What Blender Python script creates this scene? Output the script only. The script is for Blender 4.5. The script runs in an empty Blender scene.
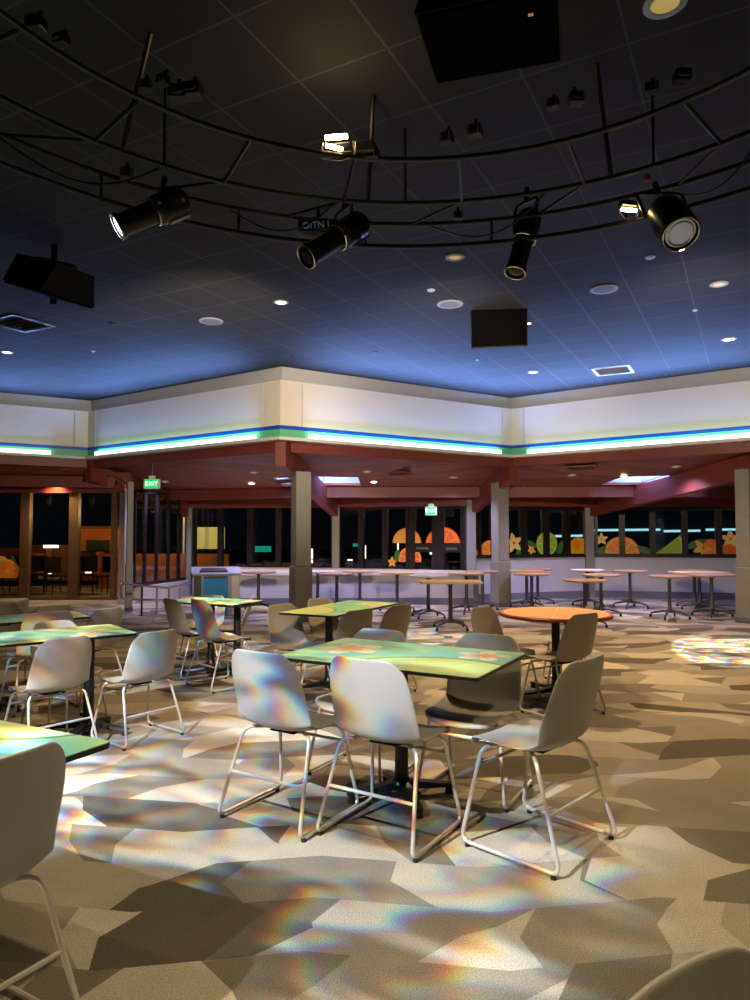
import bpy, math, random
from mathutils import Vector, Matrix
R = random.Random(7)
PI = math.pi
sc = bpy.context.scene
COL = sc.collection

# ------------------------------------------------------------------ camera
CAM_H = 1.5
FPX = 700.0
PITCH = math.atan(32.0 / FPX)
cam_d = bpy.data.cameras.new('camera')
cam = bpy.data.objects.new('camera', cam_d)
COL.objects.link(cam)
cam.location = (0, 0, CAM_H)
cam.rotation_euler = (PI / 2 + PITCH, 0, 0)
cam_d.sensor_fit = 'VERTICAL'
cam_d.sensor_height = 36.0
cam_d.lens = 36.0 * FPX / 1000.0
cam_d.clip_start = 0.02
sc.camera = cam


def ray(px, py):
    a = (px - 375.0) / FPX
    b = (500.0 - py) / FPX
    return Vector((a, math.cos(PITCH) - b * math.sin(PITCH), math.sin(PITCH) + b * math.cos(PITCH)))


def at_z(px, py, z):
    r = ray(px, py)
    t = (z - CAM_H) / r.z
    return Vector((r.x * t, r.y * t, z))


def at_d(px, py, d):
    r = ray(px, py)
    t = d / r.y
    return Vector((r.x * t, d, CAM_H + r.z * t))


# ------------------------------------------------------------------ colour / materials
def lin(c):
    return tuple(((x / 255.0) / 12.92 if x / 255.0 <= 0.04045 else ((x / 255.0 + 0.055) / 1.055) ** 2.4) for x in c)


class NT:
    def __init__(self, tree):
        self.t = tree

    def n(self, typ, **kw):
        nd = self.t.nodes.new(typ)
        for k, v in kw.items():
            if k.startswith('i_'):
                key = k[2:]
                key = int(key) if key.isdigit() else key.replace('_', ' ')
                nd.inputs[key].default_value = v
            else:
                setattr(nd, k, v)
        return nd

    def l(self, a, b):
        self.t.links.new(a, b)

    def m(self, op, a, b=None, c=None):
        nd = self.t.nodes.new('ShaderNodeMath')
        nd.operation = op
        for i, v in enumerate((a, b, c)):
            if v is None:
                continue
            if isinstance(v, (int, float)):
                nd.inputs[i].default_value = v
            else:
                self.l(v, nd.inputs[i])
        return nd.outputs[0]

    def mix(self, fac, a, b, blend='MIX'):
        nd = self.t.nodes.new('ShaderNodeMix')
        nd.data_type = 'RGBA'
        nd.blend_type = blend
        for s, v in ((nd.inputs[0], fac), (nd.inputs[6], a), (nd.inputs[7], b)):
            if isinstance(v, (int, float)):
                s.default_value = v
            elif isinstance(v, tuple):
                s.default_value = (v[0], v[1], v[2], 1)
            else:
                self.l(v, s)
        return nd.outputs[2]

    def xyz(self, vec):
        s = self.t.nodes.new('ShaderNodeSeparateXYZ')
        self.l(vec, s.inputs[0])
        return s.outputs

    def comb(self, x, y, z=0.0):
        s = self.t.nodes.new('ShaderNodeCombineXYZ')
        for i, v in enumerate((x, y, z)):
            if isinstance(v, (int, float)):
                s.inputs[i].default_value = v
            else:
                self.l(v, s.inputs[i])
        return s.outputs[0]


def newmat(name):
    m = bpy.data.materials.new(name)
    m.use_nodes = True
    nt = NT(m.node_tree)
    b = m.node_tree.nodes['Principled BSDF']
    return m, nt, b


def mat(name, rgb, rough=0.5, metal=0.0, emit=None, es=0.0, spec=None, var=0.08, scale=14.0, bump=0.0):
    """procedural plain material: base colour with faint mottling"""
    m, nt, b = newmat(name)
    c = lin(rgb)
    b.inputs['Roughness'].default_value = rough
    b.inputs['Metallic'].default_value = metal
    if spec is not None:
        b.inputs['Specular IOR Level'].default_value = spec
    tc = nt.n('ShaderNodeTexCoord')
    nz = nt.n('ShaderNodeTexNoise', i_Scale=scale, i_Detail=3.0)
    nt.l(tc.outputs['Object'], nz.inputs['Vector'])
    lo = tuple(x * (1 - var) for x in c)
    hi = tuple(min(1, x * (1 + var)) for x in c)
    nt.l(nt.mix(nz.outputs['Fac'], lo, hi), b.inputs['Base Color'])
    if bump:
        bp = nt.n('ShaderNodeBump', i_Strength=bump, i_Distance=0.01)
        nz2 = nt.n('ShaderNodeTexNoise', i_Scale=scale * 20, i_Detail=2.0)
        nt.l(tc.outputs['Object'], nz2.inputs['Vector'])
        nt.l(nz2.outputs['Fac'], bp.inputs['Height'])
        nt.l(bp.outputs[0], b.inputs['Normal'])
    if emit:
        e = lin(emit)
        b.inputs['Emission Color'].default_value = (*e, 1)
        b.inputs['Emission Strength'].default_value = es
    return m


M = {}
M['shell'] = mat('taupe_plastic', (160, 154, 143), 0.42, var=0.03, bump=0.12)
M['chrome'] = mat('satin_steel', (205, 200, 195), 0.25, 0.95, var=0.03)
M['leg_paint'] = mat('pale_satin_legs', (206, 198, 184), 0.35, 0.45, var=0.03)
M['black_metal'] = mat('black_metal', (24, 23, 22), 0.38, 0.3)
M['black'] = mat('matte_black', (12, 12, 13), 0.6)
M['edge'] = mat('black_edge', (16, 16, 16), 0.4)
M['grey_metal'] = mat('grey_powder_metal', (92, 92, 92), 0.4, 0.5)
M['can'] = mat('black_fixture_paint', (20, 20, 18), 0.32, 0.3)
M['fascia'] = mat('cream_panel', (212, 204, 190), 0.55, var=0.03, scale=3)
M['band'] = mat('pale_grey_panel', (176, 178, 182), 0.6, var=0.03, scale=3)
M['blue'] = mat('blue_stripe', (10, 66, 178), 0.5)
M['green'] = mat('green_stripe', (92, 178, 128), 0.5)
M['lip'] = mat('white_lip', (205, 200, 190), 0.5)
M['col'] = mat('grey_green_column_paint', (134, 133, 122), 0.6, var=0.05, scale=2)
M['kneewall'] = mat('white_knee_wall', (196, 194, 200), 0.6, var=0.03, scale=3)
M['base'] = mat('grey_vinyl_base', (108, 108, 116), 0.5)
M['quartz'] = mat('white_stone_top', (226, 218, 206), 0.25, var=0.05, scale=40)
M['mullion'] = mat('dark_bronze_frame', (34, 27, 23), 0.4, 0.3)
M['mullion_w'] = mat('brown_bronze_frame', (112, 84, 58), 0.4, 0.4)
M['teal'] = mat('teal_laminate', (0, 140, 205), 0.35)
M['beige'] = mat('beige_laminate', (176, 170, 154), 0.4)
M['white'] = mat('white_paint', (215, 208, 195), 0.5)
M['dark_slot'] = mat('dark_slot', (60, 60, 62), 0.5)
M['wood_top'] = mat('maple_laminate', (190, 150, 106), 0.35, var=0.12, scale=6)
M['pale_top'] = mat('pale_yellow_laminate', (214, 192, 140), 0.35, var=0.06)
M['grey_top'] = mat('pale_grey_laminate', (194, 186, 174), 0.35, var=0.05)
M['pink_top'] = mat('pinkish_laminate', (166, 126, 102), 0.35, var=0.06)
M['lamp'] = mat('lit_lamp_face', (255, 240, 215), 0.4, emit=(255, 226, 180), es=14.0)
M['lamp_dim'] = mat('dim_lamp_face', (205, 190, 165), 0.35, emit=(255, 220, 180), es=0.25)
M['lamp_yellow'] = mat('dim_yellow_lamp_face', (190, 175, 110), 0.4, emit=(230, 205, 120), es=0.35)
M['lens_lit'] = mat('lit_lens', (255, 255, 255), 0.2, emit=(200, 215, 255), es=9.0)
M['lens_warm'] = mat('warm_lit_lens', (255, 240, 200), 0.2, emit=(255, 215, 140), es=30.0)
M['lens_dim'] = mat('dim_white_lens', (210, 210, 215), 0.2, emit=(230, 235, 255), es=.10)
M['lens_dark'] = mat('dark_lens', (40, 44, 50), 0.08, 0.2)
M['ring'] = mat('bright_ring', (210, 208, 200), 0.2, 0.9)
M['trimring'] = mat('grey_trim_ring', (150, 155, 170), 0.5)
M['grille'] = mat('speaker_grille_cloth', (120, 122, 135), 0.8, var=0.2, scale=90)
M['spk'] = mat('black_speaker_case', (22, 22, 24), 0.6, spec=.15)
M['spk_face'] = mat('black_speaker_grille', (6, 6, 7), 0.9, spec=.03, var=0.3, scale=120)
M['exit_body'] = mat('exit_housing', (198, 205, 190), 0.4, emit=(150, 190, 150), es=0.12)
M['exit_green'] = mat('exit_green', (0, 170, 90), 0.4, emit=(0, 210, 105), es=1.0)
M['exit_white'] = mat('exit_letters', (230, 255, 235), 0.4, emit=(205, 255, 225), es=1.6)
M['led'] = mat('cyan_led', (210, 255, 250), 0.4, emit=(205, 255, 248), es=2.3)
M['reflection_cyan'] = mat('cyan_reflection_glow', (230, 250, 255), 0.4, emit=(170, 235, 250), es=1.7)  # glow for the bars that imitate window reflections
M['well'] = mat('white_light_well', (205, 205, 215), 0.7)
M['red'] = mat('red_plastic', (190, 20, 30), 0.4)
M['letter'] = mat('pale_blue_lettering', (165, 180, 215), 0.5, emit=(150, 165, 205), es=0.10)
M['ground'] = mat('dark_paving', (40, 38, 36), 0.8)
M['ext_wall'] = mat('dark_outdoor_wall', (30, 30, 34), 0.8)
M['ext_orange'] = mat('orange_outdoor_wall', (190, 110, 50), 0.7, var=0.2, scale=2)
M['ext_brown'] = mat('brown_panel', (120, 66, 36), 0.7, var=0.2, scale=2)
M['screen'] = mat('lit_screen', (225, 225, 130), 0.4, emit=(235, 220, 120), es=0.55)
M['glow_w'] = mat('small_white_lamp', (255, 250, 235), 0.4, emit=(255, 240, 210), es=3.0)
M['glow_g'] = mat('green_teal_sign', (0, 160, 140), 0.4, emit=(0, 200, 170), es=0.7)
M['leafdark'] = mat('dark_foliage', (40, 62, 30), 0.7, var=0.4, scale=8)

# decals
M['d_orange'] = mat('orange_print', (246, 140, 30), 0.5, var=0.05)
M['d_orange2'] = mat('deep_orange_print', (236, 100, 28), 0.5, var=0.08)
M['d_rind'] = mat('orange_rind_print', (252, 182, 70), 0.5)
M['d_lemon'] = mat('lemon_print', (244, 186, 20), 0.5)
M['d_lime'] = mat('lime_print', (150, 190, 30), 0.5)
M['d_limed'] = mat('lime_rind_print', (84, 140, 24), 0.5)
M['d_limel'] = mat('lime_pith_print', (208, 222, 110), 0.5)
M['d_leaf'] = mat('leaf_print', (44, 112, 44), 0.5, var=0.25, scale=5)
M['d_petal'] = mat('petal_print', (252, 186, 70), 0.5, var=0.12, scale=8)
M['d_petal2'] = mat('pale_petal_print', (254, 212, 120), 0.5, var=0.1, scale=8)


def mat_ceiling():
    m, nt, b = newmat('acoustic_ceiling_tile')
    tc = nt.n('ShaderNodeTexCoord')
    mp = nt.n('ShaderNodeMapping')
    mp.inputs['Rotation'].default_value = (0, 0, math.radians(28.2))
    mp.inputs['Location'].default_value = (0.53, 0.2, 0)
    nt.l(tc.outputs['Object'], mp.inputs['Vector'])
    br = nt.n('ShaderNodeTexBrick', offset=0.0, squash=1.0)
    br.inputs['Color1'].default_value = (*lin((23, 24, 27)), 1)
    br.inputs['Color2'].default_value = (*lin((29, 30, 33)), 1)
    br.inputs['Mortar'].default_value = (*lin((60, 62, 69)), 1)
    br.inputs['Scale'].default_value = 1.0
    br.inputs['Mortar Size'].default_value = 0.007
    br.inputs['Mortar Smooth'].default_value = 0.0
    br.inputs['Brick Width'].default_value = 0.588
    br.inputs['Row Height'].default_value = 0.588
    nt.l(mp.outputs[0], br.inputs['Vector'])
    nz = nt.n('ShaderNodeTexNoise', i_Scale=130.0, i_Detail=2.0)
    nt.l(tc.outputs['Object'], nz.inputs['Vector'])
    ramp = nt.m('MULTIPLY_ADD', nz.outputs['Fac'], 0.9, 0.55)
    cc = nt.n('ShaderNodeCombineColor')
    for i in range(3):
        nt.l(ramp, cc.inputs[i])
    nt.l(nt.mix(1.0, br.outputs['Color'], cc.outputs[0], 'MULTIPLY'), b.inputs['Base Color'])
    b.inputs['Roughness'].default_value = 0.85
    return m


def mat_carpet():
    m, nt, b = newmat('patchwork_carpet')
    tc = nt.n('ShaderNodeTexCoord')
    o = nt.xyz(tc.outputs['Object'])
    x, y = o[0], o[1]
    rh, w = 0.37, 0.78
    # zigzag row edges
    zz = nt.m('MULTIPLY', nt.m('PINGPONG', nt.m('ADD', x, 20.13), 0.71), 0.16)
    y2 = nt.m('ADD', nt.m('ADD', y, 10.0), zz)
    yr = nt.m('DIVIDE', y2, rh)
    row = nt.m('FLOOR', yr)
    fy = nt.m('FRACT', yr)
    wn = nt.n('ShaderNodeTexWhiteNoise', noise_dimensions='1D')
    nt.l(row, wn.inputs['W'])
    rc = nt.n('ShaderNodeSeparateColor')
    nt.l(wn.outputs['Color'], rc.inputs[0])
    chev = nt.m('ABSOLUTE', nt.m('SUBTRACT', fy, 0.5))
    sl = nt.m('MULTIPLY', nt.m('SUBTRACT', rc.outputs[0], 0.5), 1.0)
    ch = nt.m('MULTIPLY', nt.m('SUBTRACT', rc.outputs[1], 0.5), 1.1)
    xs = nt.m('ADD', nt.m('DIVIDE', nt.m('ADD', x, 30.0), w), nt.m('MULTIPLY', rc.outputs[2], 7.0))
    xs = nt.m('ADD', xs, nt.m('MULTIPLY', sl, fy))
    xs = nt.m('ADD', xs, nt.m('MULTIPLY', ch, chev))
    colu = nt.m('FLOOR', xs)
    fx = nt.m('FRACT', xs)
    wn2 = nt.n('ShaderNodeTexWhiteNoise', noise_dimensions='2D')
    nt.l(nt.comb(row, colu), wn2.inputs['Vector'])
    rc2 = nt.n('ShaderNodeSeparateColor')
    nt.l(wn2.outputs['Color'], rc2.inputs[0])
    # some tiles are cut again by a slanted seam
    cut = nt.m('GREATER_THAN', nt.m('ADD', fx, nt.m('MULTIPLY', nt.m('SUBTRACT', fy, 0.5), nt.m('MULTIPLY_ADD', rc2.outputs[1], 1.6, -0.8))), nt.m('MULTIPLY_ADD', rc2.outputs[2], 0.7, 0.45))
    tone = nt.m('FRACT', nt.m('ADD', rc2.outputs[0], nt.m('MULTIPLY', cut, 0.43)))
    ramp = nt.n('ShaderNodeValToRGB')
    ramp.color_ramp.interpolation = 'CONSTANT'
    e = ramp.color_ramp.elements
    cols = [(0.0, (88, 82, 71)), (0.13, (112, 105, 91)), (0.33, (136, 128, 112)), (0.55, (154, 145, 127)), (0.78, (173, 164, 145))]
    e[0].position = 0.0
    e[0].color = (*lin(cols[0][1]), 1)
    e[1].position = cols[1][0]
    e[1].color = (*lin(cols[1][1]), 1)
    for p, c in cols[2:]:
        k = e.new(p)
        k.color = (*lin(c), 1)
    nt.l(tone, ramp.inputs[0])
    nz = nt.n('ShaderNodeTexNoise', i_Scale=170.0, i_Detail=3.0, i_Roughness=0.7)
    nt.l(tc.outputs['Object'], nz.inputs['Vector'])
    nz2 = nt.n('ShaderNodeTexNoise', i_Scale=5.0, i_Detail=4.0)
    nt.l(tc.outputs['Object'], nz2.inputs['Vector'])
    g = nt.m('MULTIPLY_ADD', nz.outputs['Fac'], 2.4, -0.2)
    g = nt.m('MULTIPLY', g, nt.m('MULTIPLY_ADD', nz2.outputs['Fac'], 0.3, 0.85))
    cc = nt.n('ShaderNodeCombineColor')
    for i in range(3):
        nt.l(g, cc.inputs[i])
    nt.l(nt.mix(1.0, ramp.outputs[0], cc.outputs[0], 'MULTIPLY'), b.inputs['Base Color'])
    b.inputs['Roughness'].default_value = 0.9
    b.inputs['Specular IOR Level'].default_value = 0.15
    bp = nt.n('ShaderNodeBump', i_Strength=0.35, i_Distance=0.01)
    nt.l(nz.outputs['Fac'], bp.inputs['Height'])
    nt.l(bp.outputs[0], b.inputs['Normal'])
    return m


def mat_wood(name, c1, c2, plank=0.14, rough=0.5, axis='X'):
    m, nt, b = newmat(name)
    tc = nt.n('ShaderNodeTexCoord')
    mp = nt.n('ShaderNodeMapping')
    mp.inputs['Scale'].default_value = (1.2, 14, 14) if axis == 'X' else (14, 1.2, 14)
    nt.l(tc.outputs['Object'], mp.inputs['Vector'])
    nz = nt.n('ShaderNodeTexNoise', i_Scale=1.3, i_Detail=5.0, i_Distortion=0.6)
    nt.l(mp.outputs[0], nz.inputs['Vector'])
    c = nt.mix(nz.outputs['Fac'], lin(c1), lin(c2))
    if plank:
        o = nt.xyz(tc.outputs['Object'])
        y = nt.m('DIVIDE', nt.m('ADD', o[1], 40.0), plank)
        seam = nt.m('LESS_THAN', nt.m('FRACT', y), 0.06)
        wn = nt.n('ShaderNodeTexWhiteNoise', noise_dimensions='1D')
        nt.l(nt.m('FLOOR', y), wn.inputs['W'])
        v = nt.m('MULTIPLY', nt.m('MULTIPLY_ADD', wn.outputs['Value'], 0.5, 0.75), nt.m('MULTIPLY_ADD', seam, -0.6, 1.0))
        cc = nt.n('ShaderNodeCombineColor')
        for i in range(3):
            nt.l(v, cc.inputs[i])
        c = nt.mix(1.0, c, cc.outputs[0], 'MULTIPLY')
    nt.l(c, b.inputs['Base Color'])
    b.inputs['Roughness'].default_value = rough
    return m


def mat_tabletop(name, flowers, limes, base=((132, 190, 158), (168, 208, 140))):
    """printed laminate: leaf greens, lime slices, pale flowers (object coordinates, metres)"""
    m, nt, b = newmat(name)
    tc = nt.n('ShaderNodeTexCoord')
    o = nt.xyz(tc.outputs['Object'])
    nz = nt.n('ShaderNodeTexNoise', i_Scale=2.2, i_Detail=3.0, i_Distortion=1.2)
    nt.l(tc.outputs['Object'], nz.inputs['Vector'])
    fr = nt.m('SMOOTHSTEP', 0.42, 0.6, nz.outputs['Fac']) if False else nz.outputs['Fac']
    mr = nt.n('ShaderNodeMapRange', interpolation_type='SMOOTHSTEP')
    mr.inputs[1].default_value = 0.42
    mr.inputs[2].default_value = 0.58
    nt.l(fr, mr.inputs[0])
    c = nt.mix(mr.outputs[0], lin(base[0]), lin(base[1]))

    def polar(cx, cy):
        dx = nt.m('SUBTRACT', o[0], cx)
        dy = nt.m('SUBTRACT', o[1], cy)
        r = nt.m('SQRT', nt.m('ADD', nt.m('MULTIPLY', dx, dx), nt.m('MULTIPLY', dy, dy)))
        th = nt.m('ARCTAN2', dy, dx)
        return r, th
    for (cx, cy, rad) in limes:
        r, th = polar(cx, cy)
        c = nt.mix(nt.m('LESS_THAN', r, rad), c, lin((104, 160, 50)))
        c = nt.mix(nt.m('LESS_THAN', r, rad * 0.95), c, lin((220, 222, 140)))
        seg = nt.m('GREATER_THAN', nt.m('ABSOLUTE', nt.m('SINE', nt.m('MULTIPLY', th, 4.5))), 0.13)
        c = nt.mix(nt.m('MULTIPLY', nt.m('LESS_THAN', r, rad * 0.88), seg), c, lin((200, 220, 130)))
    for (cx, cy, rad, rot) in flowers:
        r, th = polar(cx, cy)
        pr = nt.m('ABSOLUTE', nt.m('COSINE', nt.m('MULTIPLY', nt.m('ADD', th, rot), 2.5)))
        edge = nt.m('MULTIPLY', nt.m('MULTIPLY_ADD', nt.m('POWER', pr, 0.7), 0.72, 0.28), rad)
        c = nt.mix(nt.m('LESS_THAN', r, edge), c, lin((236, 222, 176)))
        c = nt.mix(nt.m('LESS_THAN', r, nt.m('MULTIPLY', edge, 0.5)), c, lin((232, 178, 104)))
    nt.l(c, b.inputs['Base Color'])
    b.inputs['Roughness'].default_value = 0.28
    return m


def mat_orangetop():
    m, nt, b = newmat('printed_orange_laminate')
    tc = nt.n('ShaderNodeTexCoord')
    o = nt.xyz(tc.outputs['Object'])
    r = nt.m('SQRT', nt.m('ADD', nt.m('MULTIPLY', o[0], o[0]), nt.m('MULTIPLY', o[1], o[1])))
    th = nt.m('ARCTAN2', o[1], o[0])
    c = nt.mix(nt.m('LESS_THAN', r, 0.47), lin((222, 88, 66)), lin((248, 216, 164)))
    seg = nt.m('GREATER_THAN', nt.m('ABSOLUTE', nt.m('SINE', nt.m('MULTIPLY', th, 5))), 0.12)
    c = nt.mix(nt.m('MULTIPLY', nt.m('LESS_THAN', r, 0.44), seg), c, lin((240, 178, 118)))
    nt.l(c, b.inputs['Base Color'])
    b.inputs['Roughness'].default_value = 0.3
    return m


def mat_glass():
    m = bpy.data.materials.new('window_glass')
    m.use_nodes = True
    nt = NT(m.node_tree)
    m.node_tree.nodes.remove(m.node_tree.nodes['Principled BSDF'])
    out = [n for n in m.node_tree.nodes if n.type == 'OUTPUT_MATERIAL'][0]
    tr = nt.n('ShaderNodeBsdfTransparent')
    tr.inputs[0].default_value = (0.72, 0.75, 0.76, 1)
    gl = nt.n('ShaderNodeBsdfGlossy')
    gl.inputs['Roughness'].default_value = 0.02
    gl.inputs[0].default_value = (0.85, 0.88, 0.9, 1)
    fr = nt.n('ShaderNodeFresnel', i_IOR=1.45)
    mx = nt.n('ShaderNodeMixShader')
    nt.l(nt.m('MINIMUM', nt.m('MULTIPLY', fr.outputs[0], 1.3), .3), mx.inputs[0])
    nt.l(tr.outputs[0], mx.inputs[1])
    nt.l(gl.outputs[0], mx.inputs[2])
    nt.l(mx.outputs[0], out.inputs[0])
    return m


M['ceiling'] = mat_ceiling()
M['carpet'] = mat_carpet()
M['soffit'] = mat_wood('dark_red_plank', (96, 50, 36), (132, 74, 52), 0.15)
M['beam'] = mat_wood('red_stained_beam', (94, 40, 32), (120, 54, 42), 0)
M['glass'] = mat_glass()
M['orange_top'] = mat_orangetop()
M['top_a'] = mat_tabletop('printed_lime_laminate_a', [(-0.36, 0.05, 0.2, 0.4), (0.42, 0.19, 0.16, 0.9)], [(0.36, -0.52, 0.56)])
M['top_b'] = mat_tabletop('printed_lime_laminate_b', [(-0.35, 0.1, 0.22, 0.2), (0.32, -0.18, 0.15, 0.6)], [(0.5, 0.42, 0.48), (-0.1, -0.62, 0.42)])
M['top_c'] = mat_tabletop('printed_lime_laminate_c', [(0.42, -0.12, 0.2, 0.1)], [(-0.5, 0.35, 0.5), (0.1, 0.62, 0.42)], ((132, 206, 168), (176, 224, 150)))


# ------------------------------------------------------------------ mesh builder
class MB:
    def __init__(self):
        self.v, self.f, self.mi = [], [], []

    def add(self, vs, fs, mi=0, mx=None):
        k = len(self.v)
        for p in vs:
            p = Vector(p)
            self.v.append(mx @ p if mx else p)
        for f in fs:
            self.f.append([i + k for i in f])
            self.mi.append(mi)
        return self

    def box(self, c, s, mi=0, mx=None, bev=0.0):
        x, y, z = s[0] / 2, s[1] / 2, s[2] / 2
        if bev <= 0:
            vs = [(c[0] + i * x, c[1] + j * y, c[2] + k * z) for i in (-1, 1) for j in (-1, 1) for k in (-1, 1)]
            fs = [(0, 1, 3, 2), (4, 6, 7, 5), (0, 4, 5, 1), (2, 3, 7, 6), (0, 2, 6, 4), (1, 5, 7, 3)]
            return self.add(vs, fs, mi, mx)
        b = min(bev, x * .9, y * .9, z * .9)
        pr = rrect(2 * x, 2 * y, b, 3)
        rings = []
        for zz, ins in ((-z, b), (-z + b * .3, b * .3), (-z + b, 0), (z - b, 0), (z - b * .3, b * .3), (z, b)):
            sx, sy = (x - ins) / x, (y - ins) / y
            rings.append([(c[0] + p[0] * sx, c[1] + p[1] * sy, c[2] + zz) for p in pr])
        return self.loft(rings, mi, mx, True)

    def loft(self, rings, mi=0, mx=None, caps=True):
        n = len(rings[0])
        vs = [p for r in rings for p in r]
        fs = []
        for i in range(len(rings) - 1):
            for j in range(n):
                a, b2 = i * n + j, i * n + (j + 1) % n
                fs.append((a, b2, b2 + n, a + n))
        if caps:
            fs.append(tuple(reversed(range(n))))
            fs.append(tuple(range((len(rings) - 1) * n, len(rings) * n)))
        return self.add(vs, fs, mi, mx)

    def lathe(self, prof, seg=24, mi=0, mx=None, caps=True):
        rings = [[(r * math.cos(2 * PI * k / seg), r * math.sin(2 * PI * k / seg), z) for k in range(seg)] for r, z in prof]
        return self.loft(rings, mi, mx, caps)

    def prism(self, poly, z0, z1, mi=0, mx=None):
        return self.loft([[(p[0], p[1], z0) for p in poly], [(p[0], p[1], z1) for p in poly]], mi, mx, True)

    def tube(self, pts, r, seg=8, mi=0, mx=None, closed=False):
        pts = [Vector(p) for p in pts]
        n = len(pts)
        rings = []
        up = Vector((0.013, 0.021, 1)).normalized()
        prev = None
        for i, p in enumerate(pts):
            if closed:
                t = pts[(i + 1) % n] - pts[i - 1]
            else:
                t = pts[min(i + 1, n - 1)] - pts[max(i - 1, 0)]
            t.normalize()
            if prev is None:
                a = t.cross(up)
                if a.length < 0.05:
                    a = t.cross(Vector((1, 0, 0)))
                a.normalize()
            else:
                a = prev - t * prev.dot(t)
                a.normalize()
            prev = a
            b2 = t.cross(a)
            rr = r[i] if isinstance(r, (list, tuple)) else r
            rings.append([p + (a * math.cos(2 * PI * k / seg) + b2 * math.sin(2 * PI * k / seg)) * rr for k in range(seg)])
        if closed:
            m2 = MB()
            rings.append(rings[0])
            return self.loft(rings, mi, mx, False)
        return self.loft(rings, mi, mx, True)

    def bar(self, p0, p1, w, h, mi=0):
        """box bar from p0 to p1: w across horizontally, h downward from the line p0-p1 (top edge)"""
        p0, p1 = Vector(p0), Vector(p1)
        t = (p1 - p0)
        s = Vector((t.y, -t.x, 0)).normalized() * (w / 2)
        dn = Vector((0, 0, -h))
        vs = [p0 + s, p0 - s, p0 - s + dn, p0 + s + dn, p1 + s, p1 - s, p1 - s + dn, p1 + s + dn]
        fs = [(0, 1, 2, 3), (7, 6, 5, 4), (0, 4, 5, 1), (1, 5, 6, 2), (2, 6, 7, 3), (3, 7, 4, 0)]
        return self.add(vs, fs, mi)

    def build(self, name, mats, parent=None, smooth=False, angle=35):
        me = bpy.data.meshes.new(name)
        me.from_pydata([tuple(v) for v in self.v], [], self.f)
        if not isinstance(mats, (list, tuple)):
            mats = [mats]
        for m in mats:
            me.materials.append(m)
        for i, p in enumerate(me.polygons):
            p.material_index = self.mi[i]
        me.validate()
        import bmesh
        bm = bmesh.new()
        bm.from_mesh(me)
        bmesh.ops.recalc_face_normals(bm, faces=bm.faces)
        if smooth:
            for f in bm.faces:
                f.smooth = True
            lim = math.radians(angle)
            for e in bm.edges:
                if len(e.link_faces) == 2 and e.calc_face_angle(0) > lim:
                    e.smooth = False
        bm.to_mesh(me)
        bm.free()
        o = bpy.data.objects.new(name, me)
        COL.objects.link(o)
        if parent:
            o.parent = parent
        return o


def rrect(w, h, r, n=4):
    pts = []
    for cx, cy, a0 in ((w / 2 - r, h / 2 - r, 0), (-w / 2 + r, h / 2 - r, 90), (-w / 2 + r, -h / 2 + r, 180), (w / 2 - r, -h / 2 + r, 270)):
        for k in range(n + 1):
            a = math.radians(a0 + 90 * k / n)
            pts.append((cx + r * math.cos(a), cy + r * math.sin(a)))
    return pts


def fillet(pts, rad, n=5):
    pts = [Vector(p) for p in pts]
    out = [pts[0]]
    for i in range(1, len(pts) - 1):
        a, b, c = pts[i - 1], pts[i], pts[i + 1]
        u, v = (a - b), (c - b)
        r = min(rad, u.length * .45, v.length * .45)
        p0, p1 = b + u.normalized() * r, b + v.normalized() * r
        for k in range(n + 1):
            t = k / n
            out.append(p0 * (1 - t) ** 2 + b * 2 * t * (1 - t) + p1 * t * t)
    out.append(pts[-1])
    return out


def tag(o, label=None, cat=None, group=None, kind=None):
    if label:
        o['label'] = label
    if cat:
        o['category'] = cat
    if group:
        o['group'] = group
    if kind:
        o['kind'] = kind
    return o


def thing(name, label, cat, loc=(0, 0, 0), rz=0.0, group=None, mx=None):
    o = bpy.data.objects.new(name, None)
    COL.objects.link(o)
    o.empty_display_size = 0.1
    if mx is not None:
        o.matrix_world = mx
    else:
        o.location = loc
        o.rotation_euler = (0, 0, rz)
    return tag(o, label, cat, group)


def struct(o, label, cat):
    return tag(o, label, cat, None, 'structure')


def dup(root, loc, rz, label, group=None, cat=None):
    r = root.copy()
    COL.objects.link(r)
    r.location = loc
    r.rotation_euler = (0, 0, rz)
    r['label'] = label
    if group:
        r['group'] = group
    if cat:
        r['category'] = cat
    for ch in list(root.children):
        c = ch.copy()
        COL.objects.link(c)
        c.parent = r
        for g in list(ch.children):
            d = g.copy()
            COL.objects.link(d)
            d.parent = c
    return r


# ------------------------------------------------------------------ plan of the room
def P2(px, d):
    return Vector(((px - 375.0) * d / FPX, d))


CEIL = 4.16
A = Vector((-5.76, 14.1))
B = Vector((-1.5, 11.15))
C = Vector((2.7, 13.8))
D = Vector((6.6, 10.75))
A0 = A + Vector((-.85, -.53)) * 4.9
E = D + Vector((.85, .53)) * 4.5
P190 = Vector((-4.5, 17.0))
P336 = Vector((-.92, 16.5))
P471 = Vector((2.1, 15.35))
P590 = Vector((5.0, 16.4))
PE = Vector((9.6, 15.3))
PL = Vector((-8.6, 14.7))
PLr = Vector((-5.15, 14.75))
FAS = [A0, A, B, C, D, E]
Z_LIP, Z_BLUE0, Z_BLUE1, Z_LEDGE = 2.95, 3.135, 3.195, 3.89

# floor
floor = MB()
floor.add([(-14, -4, 0), (14, -4, 0), (14, 19.5, 0), (-14, 19.5, 0), (-14, -4, -.1), (14, -4, -.1), (14, 19.5, -.1), (-14, 19.5, -.1)],
          [(0, 1, 2, 3), (7, 6, 5, 4), (0, 4, 5, 1), (1, 5, 6, 2), (2, 6, 7, 3), (3, 7, 4, 0)])
struct(floor.build('floor', M['carpet']), 'patchwork carpet floor in taupe, tan and brown angular tiles', 'floor')

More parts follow.
